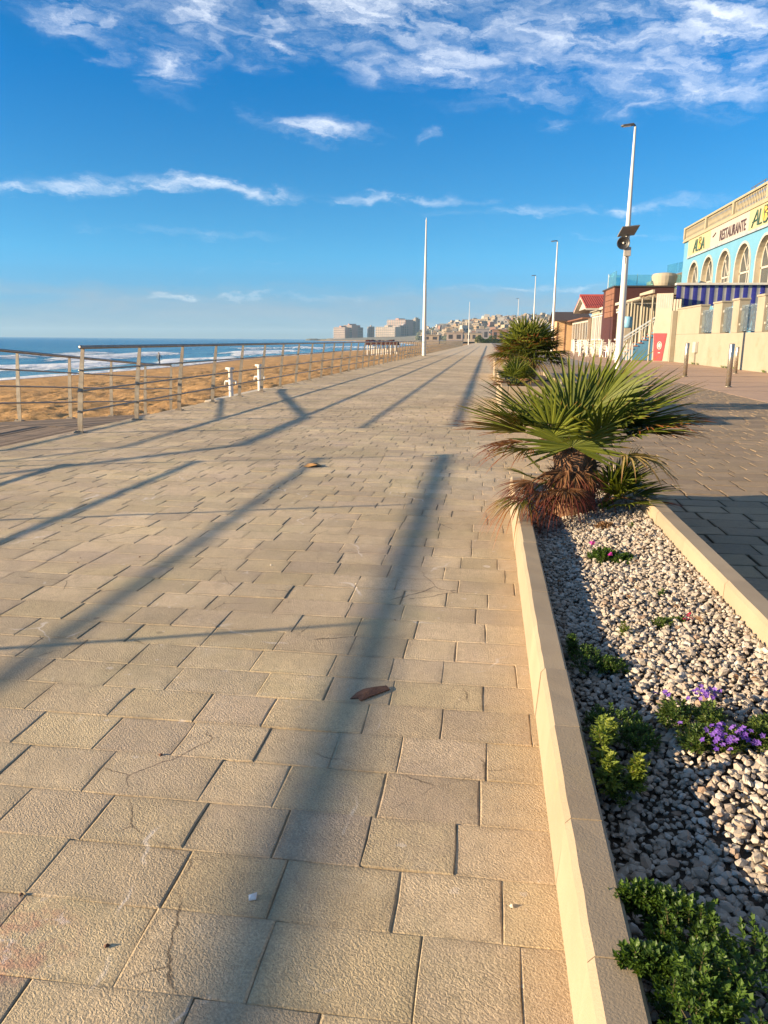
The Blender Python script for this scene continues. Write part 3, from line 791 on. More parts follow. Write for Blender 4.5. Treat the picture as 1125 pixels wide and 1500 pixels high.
def lf(azd, eld, L, Rf, mt=ML_green, base=None, **k):
    if base is not None: base = Vector(base)+Vector((.01, .14, 0))
    else: L *= 1.06; Rf *= 1.10
    b = base if base is not None else top + Vector((math.cos(R(azd))*.04, math.sin(R(azd))*.04, rr.uniform(-.05, .05)))
    fan_leaf(palm1, b, R(azd), R(eld), L, Rf, mt, rr, **k)
# upright and spreading crown: azimuth 0 is to the right, 90 away, 270 towards the camera
lf(186, 10, .24, .46, ML_old, spread=130, droop=.05, roll=R(18)); lf(172, 22, .25, .46, spread=140, droop=.05, roll=R(25)); lf(198, 22, .22, .45, spread=150, droop=.06); lf(152, 38, .24, .44, droop=.05)
lf(262, 26, .12, .42, ML_green, blade_tilt=R(52), spread=225, nseg=36, curl=-.1, droop=.04); lf(222, 34, .17, .42, blade_tilt=R(25), spread=170, droop=.06)
lf(92, 70, .20, .44, droop=.05); lf(62, 64, .22, .46, droop=.05); lf(35, 56, .25, .47, droop=.05)
lf(12, 42, .26, .47, droop=.05); lf(-4, 32, .28, .48, droop=.06); lf(18, 27, .30, .46, droop=.06); lf(-16, 22, .30, .46, droop=.08); lf(0, 15, .34, .44, ML_old, droop=.10); lf(8, 8, .33, .42, ML_old, droop=.12, spread=150)
lf(-45, 40, .20, .40, blade_tilt=R(20)); lf(60, 36, .28, .44)
lf(-32, 4, .28, .34, ML_straw, droop=.45, spread=140, nseg=20); lf(204, 2, .22, .34, ML_old, droop=.25, spread=130); lf(178, 0, .24, .32, ML_dead, droop=.3, spread=120, nseg=20)
# dead skirt and suckers at the foot
b0 = Vector((.45, 4.62, .40))
lf(212, -8, .20, .26, ML_dead, b0, spread=110, droop=.2)
lf(228, -18, .28, .33, ML_old, Vector((.42, 4.6, .37)), spread=120, droop=.55, blade_tilt=R(20))
lf(258, -30, .18, .32, ML_dead, Vector((.50, 4.60, .42)), spread=130, droop=.5, blade_tilt=R(38)); lf(245, -42, .16, .30, ML_dead, Vector((.47, 4.60, .40)), spread=110, droop=.4, blade_tilt=R(30))
lf(236, -24, .20, .32, ML_dead, Vector((.44, 4.60, .40)), spread=120, droop=.45, blade_tilt=R(30)); lf(268, -38, .14, .28, ML_dead, Vector((.50, 4.58, .43)), spread=110, droop=.4, blade_tilt=R(35)); lf(222, -12, .22, .26, ML_dead, Vector((.44, 4.62, .42)), spread=100, droop=.35)
for az_ in (238, 256, 276, 298): lf(az_, -42, .07, .27, ML_dead, Vector((.55+.10*math.cos(R(az_)), 4.76+.10*math.sin(R(az_)), .47)), spread=95, droop=.35, blade_tilt=R(18), nseg=18)
lf(205, 24, .20, .22, ML_green, Vector((.44, 4.66, .30)), spread=120); lf(190, 48, .18, .20, ML_green, Vector((.45, 4.7, .28)), spread=120)
for az, el, L, Rf in ((-10, 42, .16, .27), (-35, 34, .14, .27), (15, 58, .16, .27), (-60, 45, .12, .25), (40, 50, .16, .26), (-20, 68, .15, .27), (-80, 58, .11, .24), (0, 22, .18, .27), (-48, 18, .14, .25)):
    lf(az, el, L, Rf*1.22, ML_green, Vector((.72+rr.uniform(-.03, .03), 4.62+rr.uniform(-.03, .05), .20)), spread=140, nseg=22)
lf(-14, 3, .22, .27, ML_dead, Vector((.72, 4.60, .25)), spread=55, nseg=14)
# second palm
def palm_general(name, label, x, y, z0, ztrunk, n, Lr, Rr, seed, low_dead):
    q = random.Random(seed); t = thing(name, label, 'palm', (x, y, z0), 'dwarf fan palms along the promenade')
    palm_trunk(t, x, y, z0, ztrunk, .14, .10, q)
    for i in range(n):
        f = i/n; az = i*2.399963+q.uniform(-.2, .2); el = R(82-86*f**.85)+q.uniform(-.1, .1)
        L = q.uniform(*Lr); Rf = q.uniform(*Rr)
        mt = ML_green if q.random() < .95-.55*f else ML_old
        if f > low_dead: mt = q.choice((ML_dead, ML_old, ML_straw))
        fan_leaf(t, (x+.04*math.cos(az), y+.04*math.sin(az), ztrunk-.05*f), az, el, L, Rf, mt, q, spread=180, nseg=20, droop=.1+.25*f)
palm_general('dwarf_palm', 'taller dense dwarf fan palm in the raised planter behind the first palm', .70, 14.0, .48, .90, 58, (.26, .38), (.40, .52), 5, .90)
palm_general('dwarf_palm', 'low dwarf fan palm at the near end of the raised planter', .42, 11.75, .46, .56, 20, (.14, .22), (.24, .32), 9, .55)
palm_general('dwarf_palm', 'far dwarf fan palm mostly hidden behind the dense one', .72, 26.3, .48, .72, 24, (.22, .3), (.34, .42), 13, .8)
# ================================================================== PLANTS IN THE GRAVEL
def small_leaf(name, a, b, tr_amt=.25):
    mt, nt, bs = new_mat(name)
    r = nt.attr('rnd'); c = nt.mix(r, a, b)
    nt.put(bs.inputs['Base Color'], c); bs.inputs['Roughness'].default_value = .5; bs.inputs['Specular IOR Level'].default_value = .35
    tr = nt.n.new('ShaderNodeBsdfTranslucent'); nt.put(tr.inputs['Color'], nt.mix(1.0, c, (1.4, 1.3, .6), 'MULTIPLY'))
    mx = nt.n.new('ShaderNodeMixShader'); mx.inputs[0].default_value = tr_amt
    nt.l.new(bs.outputs[0], mx.inputs[1]); nt.l.new(tr.outputs[0], mx.inputs[2])
    nt.l.new(mx.outputs[0], nt.n['Material Output'].inputs['Surface'])
    return mt
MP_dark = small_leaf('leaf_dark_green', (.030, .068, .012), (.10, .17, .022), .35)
MP_lime = small_leaf('leaf_lime', (.13, .19, .03), (.24, .27, .04), .35)
MP_mid = small_leaf('leaf_mid_green', (.06, .11, .025), (.14, .18, .035), .3)
MP_dry = small_leaf('leaf_dry', (.20, .11, .05), (.28, .16, .08))
MP_pur = small_leaf('petal_purple', (.13, .05, .36), (.25, .13, .50), .35)
MP_mag = small_leaf('petal_magenta', (.45, .03, .28), (.55, .07, .36), .3)
MP_red = small_leaf('petal_red', (.42, .02, .06), (.5, .05, .1), .3)
M_stem = mat('plant_stem', (.10, .085, .035), None, 20, .8)
def add_leaf(mb, A, p, d, up, l, w, q):
    d = Vector(d).normalized(); s_ = d.cross(up)
    s_ = s_.normalized() if s_.length > 1e-3 else Vector((1, 0, 0)); n = s_.cross(d)
    p = Vector(p)
    b = len(mb.v)
    mb.v += [tuple(p), tuple(p+d*l*.45+s_*w/2+n*w*.18), tuple(p+d*l+n*(-l*.10)), tuple(p+d*l*.45-s_*w/2+n*w*.18), tuple(p+d*l*.5)]
    mb.face(b, b+1, b+4); mb.face(b+1, b+2, b+4); mb.face(b, b+4, b+3); mb.face(b+4, b+2, b+3)
    A += [q]*5
def bush(name, label, blobs, nsprig, leaf, mt, seed, group=None, sprig=.03, per=12, up=.8, flat=1.0):
    """blobs: (x, y, z, rx, ry, rz) mounds; sprigs of small leaves stand out of them"""
    q = random.Random(seed); bx = blobs[0]
    t = thing(name, label, 'plant', (bx[0], bx[1], soil_z(bx[0], bx[1])), group)
    mb = MB(); A = []; st = MB()
    for i in range(nsprig):
        x, y, z, rx, ry, rz = blobs[i % len(blobs)] if i < 3*len(blobs) else q.choice(blobs)
        a = q.uniform(0, 6.28); cz = q.random()**.7; rad = math.sqrt(max(0, 1-cz*cz))
        f = q.uniform(.62, 1.0)
        nv = Vector((rad*math.cos(a), rad*math.sin(a), cz))
        p = Vector((x+rx*nv.x*f, y+ry*nv.y*f, z+rz*nv.z*f))
        ax = Vector((nv.x/rx*.06, nv.y/ry*.06, nv.z/rz*.06*flat+up*.6)).normalized() + Vector((q.uniform(-.35, .35), q.uniform(-.35, .35), 0))
        ax.normalize()
        L = sprig*q.uniform(.6, 1.4); p0 = p-ax*L
        if i % 3 == 0: st.tube([(p0.x, p0.y, p0.z-.01), tuple(p)], .0011, 3, cap=False)
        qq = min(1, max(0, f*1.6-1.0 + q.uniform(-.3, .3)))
        for k in range(per):
            tt = (k+1)/per; an = k*2.4+q.uniform(-.3, .3)
            perp = Vector((math.cos(an), math.sin(an), 0)); perp = (perp - ax*perp.dot(ax)).normalized()
            dl = (perp*(1.15-tt*.75) + ax*(.25+tt*.7)).normalized()
            add_leaf(mb, A, p0+ax*L*tt, dl, Vector((q.uniform(-.2, .2), q.uniform(-.2, .2), 1)), leaf*q.uniform(.7, 1.25)*(1-.35*tt), leaf*.5*q.uniform(.8, 1.2), qq)
    mb.build('foliage', mt, t, attrs={'rnd': A}); st.build('stem', M_stem, t)['kind'] = 'stuff'
    return t
def blossoms(t, mt, pts, size, seed, n=5, name='blossom'):
    q = random.Random(seed); eye = mat('blossom_eye', (.75, .68, .55), None, 5, .7)
    for p in pts:
        mb = MB(); A = []
        ax = Vector((q.uniform(-.7, .3), q.uniform(-.7, .2), q.uniform(.5, 1))).normalized(); a0 = ax.cross(Vector((1, 0, 0))).normalized(); b0 = ax.cross(a0)
        q0 = q.random()
        for k in range(n):
            an = 6.283*k/n+q.uniform(-.15, .15); d = a0*math.cos(an)+b0*math.sin(an)+ax*.25
            add_leaf(mb, A, Vector(p), d, ax, size*q.uniform(.85, 1.15), size*.85, min(1, max(0, q0+q.uniform(-.2, .2))))
        o = mb.build(name, [mt], t, attrs={'rnd': A})
def mound_pts(n, c, r, seed, hz):
    q = random.Random(seed); return [(c[0]+r[0]*q.gauss(0, .5), c[1]+r[1]*q.gauss(0, .5), c[2]+q.uniform(-hz, hz)) for _ in range(n)]
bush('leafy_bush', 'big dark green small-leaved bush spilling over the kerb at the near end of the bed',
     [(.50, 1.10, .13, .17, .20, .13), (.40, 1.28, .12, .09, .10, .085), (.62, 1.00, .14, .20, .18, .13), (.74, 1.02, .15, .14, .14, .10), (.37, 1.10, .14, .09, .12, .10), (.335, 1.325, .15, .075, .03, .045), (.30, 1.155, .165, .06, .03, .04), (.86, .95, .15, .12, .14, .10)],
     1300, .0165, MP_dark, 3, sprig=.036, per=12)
bush('leafy_plant', 'bright lime green leafy plant growing against the left kerb',
     [(.335, 1.92, .12, .035, .07, .11), (.34, 1.80, .10, .035, .06, .09), (.405, 1.80, .10, .022, .03, .10), (.36, 2.00, .12, .04, .05, .08)], 170, .022, MP_lime, 5, sprig=.032, per=9)
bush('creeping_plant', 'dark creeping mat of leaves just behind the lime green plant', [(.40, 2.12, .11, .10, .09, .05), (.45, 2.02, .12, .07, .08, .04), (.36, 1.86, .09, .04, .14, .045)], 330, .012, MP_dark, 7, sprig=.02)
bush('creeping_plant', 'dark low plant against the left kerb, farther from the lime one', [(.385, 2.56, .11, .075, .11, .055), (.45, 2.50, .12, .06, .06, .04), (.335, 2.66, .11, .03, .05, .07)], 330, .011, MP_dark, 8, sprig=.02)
tp = bush('flowering_plant', 'green plant with two clusters of purple flowers', [(.565, 2.10, .14, .055, .08, .07), (.60, 1.98, .14, .06, .06, .06), (.65, 2.08, .15, .05, .07, .065), (.67, 1.96, .15, .05, .04, .05)], 260, .019, MP_mid, 9, sprig=.03, per=10)
blossoms(tp, MP_pur, mound_pts(26, (.645, 2.13, .225), (.045, .03, 0), 4, .02), .0085, 2)
blossoms(tp, MP_pur, mound_pts(52, (.655, 1.93, .20), (.065, .03, 0), 5, .025), .0092, 3)
blossoms(tp, MP_pur, mound_pts(4, (.54, 2.14, .21), (.03, .01, 0), 6, .01), .009, 4)
bush('leafy_plant', 'yellow-green plant at the right of the purple flowers', [(.745, 1.98, .16, .045, .055, .065), (.79, 2.02, .16, .04, .05, .06)], 150, .020, MP_mid, 12, sprig=.032, per=10)
tr_ = bush('flowering_plant', 'low green plant with one small red flower beside it', [(.70, 2.86, .145, .06, .05, .035), (.75, 2.88, .15, .04, .04, .03)], 190, .012, MP_mid, 13, sprig=.02)
blossoms(tr_, MP_red, mound_pts(7, (.785, 2.87, .185), (.018, .012, 0), 7, .012), .009, 5)
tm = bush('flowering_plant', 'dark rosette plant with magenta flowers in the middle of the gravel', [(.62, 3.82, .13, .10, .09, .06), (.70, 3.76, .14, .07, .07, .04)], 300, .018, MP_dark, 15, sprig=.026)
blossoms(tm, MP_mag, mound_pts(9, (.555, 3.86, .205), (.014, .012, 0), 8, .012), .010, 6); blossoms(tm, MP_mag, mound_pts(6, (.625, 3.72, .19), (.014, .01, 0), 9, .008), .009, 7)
bush('seedling', 'pale green upright seedling between the dark creeping plant and the red flower', [(.535, 2.78, .11, .018, .02, .085)], 22, .024, MP_lime, 16, sprig=.04, per=6)
bush('seedling', 'thin pale green sprout in the right half of the gravel', [(.755, 3.2, .14, .025, .04, .045)], 20, .02, MP_mid, 17, sprig=.03, per=6)
bush('withered_plant', 'withered reddish brown plant in the gravel in front of the palm', [(.70, 4.40, .15, .07, .06, .04)], 70, .02, MP_dry, 18, sprig=.03, per=7)
bush('seedling', 'small green tuft beside the withered plant', [(.84, 4.36, .17, .04, .04, .03)], 40, .016, MP_mid, 19, sprig=.02, per=7)
# ------------------------------------------------------------------ litter on the paving
M_bark = mat('bark_brown', (.13, .06, .03), (.07, .03, .018), 30, .85, .003, 120)
def shard(name, label, cat, pts, thick, mt, zs):
    mb = MB(); n = len(pts); top_ = [(x, y, z+thick) for (x, y), z in zip(pts, zs)]; bot = [(x, y, max(.0015, z)) for (x, y), z in zip(pts, zs)]
    c0 = (sum(p[0] for p in pts)/n, sum(p[1] for p in pts)/n)
    mb.v += top_ + bot + [(c0[0], c0[1], max(zs)+thick*1.6)]
    for i in range(n):
        j = (i+1) % n; mb.face(i, j, 2*n); mb.face(n+i, n+j, j, i)
    o = mb.build(name, mt, recalc=True, loc=(c0[0], c0[1], 0)); props(o, label, cat)
shard('bark_piece', 'dark brown strip of bark lying in the wide shadow band', 'bark', [(-.425, 2.385), (-.40, 2.392), (-.385, 2.375), (-.36, 2.405), (-.30, 2.475), (-.315, 2.50), (-.355, 2.475), (-.39, 2.455), (-.41, 2.43)], .003, M_bark, [.001, .002, .002, .004, .002, .003, .007, .006, .003])
M_yl = mat('dry_leaf', (.50, .27, .07), (.36, .17, .05), 25, .7)
shard('dry_leaf', 'curled orange dry leaf at the end of a shadow line', 'leaf', [(-1.72, 7.13), (-1.66, 7.08), (-1.58, 7.12), (-1.55, 7.20), (-1.62, 7.27), (-1.70, 7.24)], .002, M_yl, [.004, .008, .024, .003, .020, .014])
M_paper = mat('paper_scrap', (.72, .68, .63), None, 20, .8)
shard('paper_scrap', 'small white scrap of paper on the near paving', 'paper', [(-.480, 1.415), (-.462, 1.420), (-.460, 1.405), (-.475, 1.400)], .003, M_paper, [.003, .008, .004, .003])
for k in range(26):       # grit and crumbs scattered on the slabs
    x, y = rg.uniform(-3, .15), rg.uniform(1.2, 5.5); s_ = rg.uniform(.003, .008)
    a = rg.uniform(0, 6.28); pts = [(x+s_*math.cos(a+i*1.05)*rg.uniform(.6, 1.2), y+s_*math.sin(a+i*1.05)*rg.uniform(.6, 1.2)) for i in range(6)]
    mb = MB(); mb.v += [(a_, b_, .001) for a_, b_ in pts] + [(x, y, s_*.9)]
    for i in range(6): mb.face(i, (i+1) % 6, 6)
    o = mb.build('pebble', M_bark if k % 3 else M_conc, loc=(x, y, 0)); props(o, 'tiny stray pebble or crumb lying on the promenade slabs', 'pebble', 'crumbs on the promenade')

# dead leaves caught in the gravel
q = random.Random(77)
for k in range(14):
    x, y = q.uniform(.36, .90), q.uniform(1.35, 4.3); A = []; mb = MB(); a = q.uniform(0, 6.28)
    z = soil_z(x, y)+.026
    for s_ in (0, 1): add_leaf(mb, A, (x, y, z+s_*.004), (math.cos(a+s_*.5), math.sin(a+s_*.5), q.uniform(-.1, .25)), Vector((q.uniform(-.4, .4), q.uniform(-.4, .4), 1)), q.uniform(.022, .05), q.uniform(.008, .018), q.random())
    props(mb.build('dead_leaf', MP_dry, attrs={'rnd': A}, loc=(x, y, z)), 'shrivelled brown leaf scrap lying on the gravel of the planter bed', 'leaf', 'leaf scraps on the gravel')
# ================================================================== RIGHT-HAND BUILDINGS
M_cream = mat('cream_render', (.285, .25, .185), (.25, .22, .16), .9, .85, .006, 25, dirt=(.20, .16, .10), dscale=.8)
M_blue = mat('pale_blue_render', (.10, .26, .37), (.088, .235, .335), .8, .8, .004, 30)
M_trim = mat('white_trim', (.40, .375, .32), (.35, .33, .28), 1.2, .7)
M_bal = mat('balustrade_cream', (.29, .25, .165), (.25, .215, .14), 1.5, .8)
M_glass, nt, bs = new_mat('window_glass'); bs.inputs['Base Color'].default_value = (.05, .06, .065, 1); bs.inputs['Roughness'].default_value = .06
M_inside = mat('dim_interior', (.20, .17, .13), None, 2, .9)
M_sign_y = mat('sign_yellow', (.35, .315, .17), (.32, .29, .165), .7, .6)
M_sign_w = mat('sign_white', (.35, .315, .28), (.32, .285, .25), .7, .6)
M_ink = mat('sign_ink', (.055, .03, .03), None, 3, .6); M_green_ink = mat('sign_green', (.02, .07, .05), None, 3, .6)
M_orange = mat('sign_orange', (.85, .48, .07), None, 3, .6)
FX = 16.0
rest = thing('restaurant_building', 'pale blue restaurant with arched windows and a cream roof balustrade', 'building', (FX, 56, 0))
Y0, Y1 = 37.5, 70.6
centers = [66.8-4.15*k for k in range(7)]
rad, spring, zbot, ztop = 1.5, 5.85, 3.6, 7.9
# front wall with arched openings
mb = MB(); na = 14
edges = [Y1] + [ (centers[k]+centers[k+1])/2 for k in range(6)] + [Y0]
for k, cy in enumerate(centers):
    ya, yb = edges[k], edges[k+1]          # ya farther
    mb.quad((FX, ya, 0), (FX, cy+rad, 0), (FX, cy+rad, spring), (FX, ya, spring)); mb.quad((FX, cy-rad, 0), (FX, yb, 0), (FX, yb, spring), (FX, cy-rad, spring))
    mb.quad((FX, cy+rad, 0), (FX, cy-rad, 0), (FX, cy-rad, zbot), (FX, cy+rad, zbot))
    pts = [(cy+rad*math.cos(math.pi*i/na), spring+rad*math.sin(math.pi*i/na)) for i in range(na+1)]
    mb.quad((FX, ya, spring), (FX, cy+rad, spring), (FX, cy+rad, ztop), (FX, ya, ztop)); mb.quad((FX, cy-rad, spring), (FX, yb, spring), (FX, yb, ztop), (FX, cy-rad, ztop))
    for i in range(na): mb.quad((FX, pts[i][0], pts[i][1]), (FX, pts[i+1][0], pts[i+1][1]), (FX, pts[i+1][0], ztop), (FX, pts[i][0], ztop))
mb.quad((FX, Y1, 0), (FX+14, Y1, 0), (FX+14, Y1, 9.3), (FX, Y1, 9.3)); mb.quad((FX, Y0, 0), (FX+14, Y0, 0), (FX+14, Y0, 9.3), (FX, Y0, 9.3))
mb.quad((FX, Y0, ztop), (FX, Y1, ztop), (FX, Y1, 9.3), (FX, Y0, 9.3)); mb.quad((FX, Y0, 9.3), (FX, Y1, 9.3), (FX+14, Y1, 9.3), (FX+14, Y0, 9.3)); mb.quad((FX+14, Y0, 0), (FX+14, Y1, 0), (FX+14, Y1, 9.3), (FX+14, Y0, 9.3))
mb.build('wall', M_blue, rest)
M_reveal = mat('cream_reveal', (.46, .39, .27), None, 1.5, .8)
for k, cy in enumerate(centers):
    dpt = .36
    pts = [(cy+rad, zbot)] + [(cy+rad*math.cos(math.pi*i/na), spring+rad*math.sin(math.pi*i/na)) for i in range(na+1)] + [(cy-rad, zbot)]
    mb = MB()
    for i in range(len(pts)-1): mb.quad((FX-.003, *pts[i]), (FX-.003, *pts[i+1]), (FX+dpt, *pts[i+1]), (FX+dpt, *pts[i]))
    mb.quad((FX-.003, cy+rad, zbot), (FX+dpt, cy+rad, zbot), (FX+dpt, cy-rad, zbot), (FX-.003, cy-rad, zbot))
    mb.build('arch_reveal', M_reveal, rest)
    mb = MB()                                     # raised white archivolt
    for i in range(len(pts)-1):
        def out(p, e):
            if p[1] <= spring: return (p[0]+(e if p[0] > cy else -e), p[1])
            a = math.atan2(p[1]-spring, p[0]-cy); return (p[0]+e*math.cos(a), p[1]+e*math.sin(a))
        a, b = pts[i], pts[i+1]; ao, bo = out(a, .15), out(b, .15)
        mb.quad((FX-.05, *a), (FX-.05, *b), (FX-.05, *bo), (FX-.05, *ao)); mb.quad((FX-.05, *ao), (FX-.05, *bo), (FX, *bo), (FX, *ao))
        mb.quad((FX-.05, *b), (FX-.05, *a), (FX, *a), (FX, *b))
    mb.build('arch_trim', M_trim, rest)
    w = MB()
    w.poly([(FX+dpt, y_, z_) for y_, z_ in pts]); win = w.build('window', M_glass, rest)
    fr = MB(); xg = FX+dpt-.06
    def bar(p, q_, wd=.07):
        p = Vector((xg, *p)); q_ = Vector((xg, *q_)); d = (q_-p).normalized(); s_ = Vector((0, -d.z, d.y))*wd/2
        fr.prism([p-s_, p+s_, q_+s_, q_-s_], (.05, 0, 0))
    bar((cy-rad, spring-.25), (cy+rad, spring-.25), .12); bar((cy-rad+.04, zbot), (cy-rad+.04, spring), .1); bar((cy+rad-.04, zbot), (cy+rad-.04, spring), .1)
    for a in (45, 90, 135): bar((cy, spring-.2), (cy+rad*.97*math.cos(R(a)), spring+rad*.97*math.sin(R(a))))
    for i in range(na): bar((cy+(rad-.05)*math.cos(math.pi*i/na), spring+(rad-.05)*math.sin(math.pi*i/na)), (cy+(rad-.05)*math.cos(math.pi*(i+1)/na), spring+(rad-.05)*math.sin(math.pi*(i+1)/na)), .1)
    bar((cy, zbot), (cy, spring-.25), .09)
    if k in (2,):
        for z_ in (4.3, 4.8, 5.25): bar((cy-rad, z_), (cy+rad, z_), .06)
        for f in (-.5, .5): bar((cy+f*rad, zbot), (cy+f*rad, spring+.9), .06)
    fr.build('frame', M_trim, win)
# sign boards
def sign(name, ya, yb, mt): return MB().box(FX-.09, FX-.002, yb, ya, 7.96, 9.22).build(name, mt, rest)
s1 = sign('sign_board', 68.9, 62.3, M_sign_y); s2 = sign('sign_board', 62.28, 53.6, M_sign_w); s3 = sign('sign_board', 53.58, 45.2, M_sign_y); s4 = sign('sign_board', 45.18, 37.6, M_sign_w)
MB().box(FX-.12, FX-.003, Y0, 69, 7.80, 7.955).build('sign_strip', mat('dark_strip', (.16, .19, .22), (.34, .36, .36), 4, .7), rest)
MB().box(FX-.16, FX+.02, Y0, Y1+.05, 9.222, 9.34).build('cornice', M_bal, rest)
def strokes(name, mt, parent, y0, z0, w, h, polys, r=.045):
    mb = MB()
    for pl_ in polys: mb.tube([(FX-.115, y0-u*w, z0+v*h) for u, v in pl_], r, 6)
    mb.build(name, mt, parent)
ALBA = [[(0, 0), (.10, .45), (.22, .95)], [(.22, .95), (.25, .5), (.27, .02)], [(.03, .3), (.27, .38)],
        [(.36, .95), (.33, .4), (.32, .04), (.46, .06)],
        [(.56, .02), (.56, .5), (.55, 1.0), (.66, .98), (.69, .78), (.57, .58), (.70, .48), (.75, .22), (.66, .02), (.56, .02)],
        [(.78, .0), (.86, .5), (.93, .85)], [(.93, .85), (.97, .5), (1.02, .0)], [(.80, .3), (1.0, .3)]]
for (yy_, sb) in ((67.0, s1), (52.9, s3)):
    wd = 3.1 if sb is s1 else 3.9
    mb = MB(); mb.lathe((0, 0, 0), [(.42, 0), (.42, .015)], 18)
    mb.v = [(FX-.112+z, yy_-wd*.55+x_, 8.62+y_*1.1) for x_, y_, z in [(v[0], v[1], v[2]) for v in mb.v]]
    mb.build('sun_emblem', M_orange, sb)
    strokes('lettering', M_green_ink, sb, yy_, 8.1, wd, .95, ALBA, .05)
def text(name, body, mt, parent, M, size, sx=1.0, ext=.01, bold=0.0):
    cu = bpy.data.curves.new(name, 'FONT'); cu.body = body; cu.size = size; cu.extrude = ext; cu.offset = bold; cu.resolution_u = 3
    tmp = bpy.data.objects.new('tmp', cu); C.objects.link(tmp)
    bpy.context.view_layer.update()
    me = bpy.data.meshes.new_from_object(tmp.evaluated_get(bpy.context.evaluated_depsgraph_get()))
    bpy.data.objects.remove(tmp); bpy.data.curves.remove(cu)
    me.transform(Matrix.Diagonal((sx, 1, 1, 1))); me.materials.clear(); me.materials.append(mt)
    o = bpy.data.objects.new(name, me); C.objects.link(o); o.parent = parent
    Mw = M.copy(); Mw.translation = Mw.translation - wloc(parent); o.matrix_local = Mw
    xs_ = [v.co.x for v in me.vertices]; return o, max(xs_)-min(xs_)
# letters read from the sea side: text x runs towards the camera (-y), text normal faces the sea (-x)
Mt = Matrix(((0, 0, -1, FX-.105), (-1, 0, 0, 59.9), (0, 1, 0, 8.14), (0, 0, 0, 1)))
o, wd = text('lettering', 'RESTAURANTE', M_ink, s2, Mt, 1.0, 1.0, .012, .012)
for v in o.data.vertices: v.co.x *= 5.7/wd
strokes('flourish', M_ink, s2, 61.6, 8.62, .7, .2, [[(0, 0), (.5, .4), (1, 1)]], .04)
# roof balustrade: plinth, top rail, piers and every baluster
MB().box(FX-.12, FX+.10, Y0, Y1, 9.342, 9.48).build('balustrade_plinth', M_bal, rest)
MB().box(FX-.15, FX+.13, Y0, Y1+.06, 10.26, 10.40).build('balustrade_rail', M_bal, rest)
base = None; y = Y1-.15; piers = [Y1-.2, 63.9, 57.2, 50.5, 43.8, Y0+.3]
for py_ in piers: MB().box(FX-.16, FX+.12, py_-.18, py_+.18, 9.482, 10.258).build('balustrade_pier', M_bal, rest)
y = Y1-.55
while y > Y0+.6:
    if all(abs(y-py_) > .28 for py_ in piers):
        if base is None:
            base = MB().lathe((FX-.01, y, 9.482), [(.055, 0), (.055, .06), (.03, .12), (.06, .30), (.042, .5), (.028, .62), (.055, .70), (.055, .775)], 8).build('baluster', M_bal, rest, smooth=True); yb0 = y
        else:
            o = base.copy(); C.objects.link(o); o.parent = rest; o.location = (0, y-yb0, 0)
    y -= .30
mb = MB()
for a, b in (((19, 52, 9.3), (19, 52, 12.2)), ((19, 46, 9.3), (19, 46, 12.2)), ((18.6, 53, 11.9), (18.6, 40, 12.6)), ((24, 53, 12.6), (24, 40, 13.2)), ((18.6, 53, 11.9), (24, 53, 12.6))): mb.tube([a, b], .06, 6)
mb.build('roof_frame', M_trim, rest)
MB().quad((18.6, 53, 11.98), (18.6, 40, 12.68), (24, 40, 13.3), (24, 53, 12.7)).build('roof_sheet', M_blue, rest)
mb = MB()
for a, b in (((16.9, 55.8, 9.3), (16.9, 55.8, 10.9)), ((16.6, 56.2, 10.75), (17.2, 55.2, 11.15)), ((16.6, 56.2, 10.95), (17.2, 55.2, 11.35)), ((16.7, 56.0, 10.7), (16.8, 55.9, 11.1)), ((17.1, 55.4, 10.9), (17.15, 55.3, 11.35))): mb.tube([a, b], .03, 5)
an = mb.build('antenna', M_rail, rest)
# ------------------------------------------------------------------ terrace in front of the restaurant
ter = thing('terrace_wall', 'cream terrace wall with square pillars and glass screens in front of the restaurant', 'wall', (10.9, 38, 0))
MB().box(10.9, 11.35, 24, 48.6, 0, 1.59).build('wall', M_cream, ter, bevel=.02)
MB().box(11.352, 15.9, 24, 48.6, 0, 1.5).build('terrace_floor', M_conc, ter)
pil = [(43.3, 48.62), (39.5, 40.9), (36.9, 37.8), (33.65, 34.5), (30.4, 31.25), (27.1, 27.95), (24.0, 24.8)]
for a, b in pil:
    pm = MB().box(10.905, 11.345, a, b, 1.592, 3.0).build('pillar', M_cream, ter, bevel=.015)
    MB().box(10.86, 11.39, a-.05, b+.05, 3.002, 3.09).build('cap', M_cream, pm, bevel=.02)
M_scr, nt, bs = new_mat('screen_glass'); bs.inputs['Base Color'].default_value = (.55, .64, .68, 1); bs.inputs['Roughness'].default_value = .03; bs.inputs['Transmission Weight'].default_value = .9; bs.inputs['IOR'].default_value = 1.05
M_grille = mat('white_grille', (.34, .34, .34), None, 2, .6)
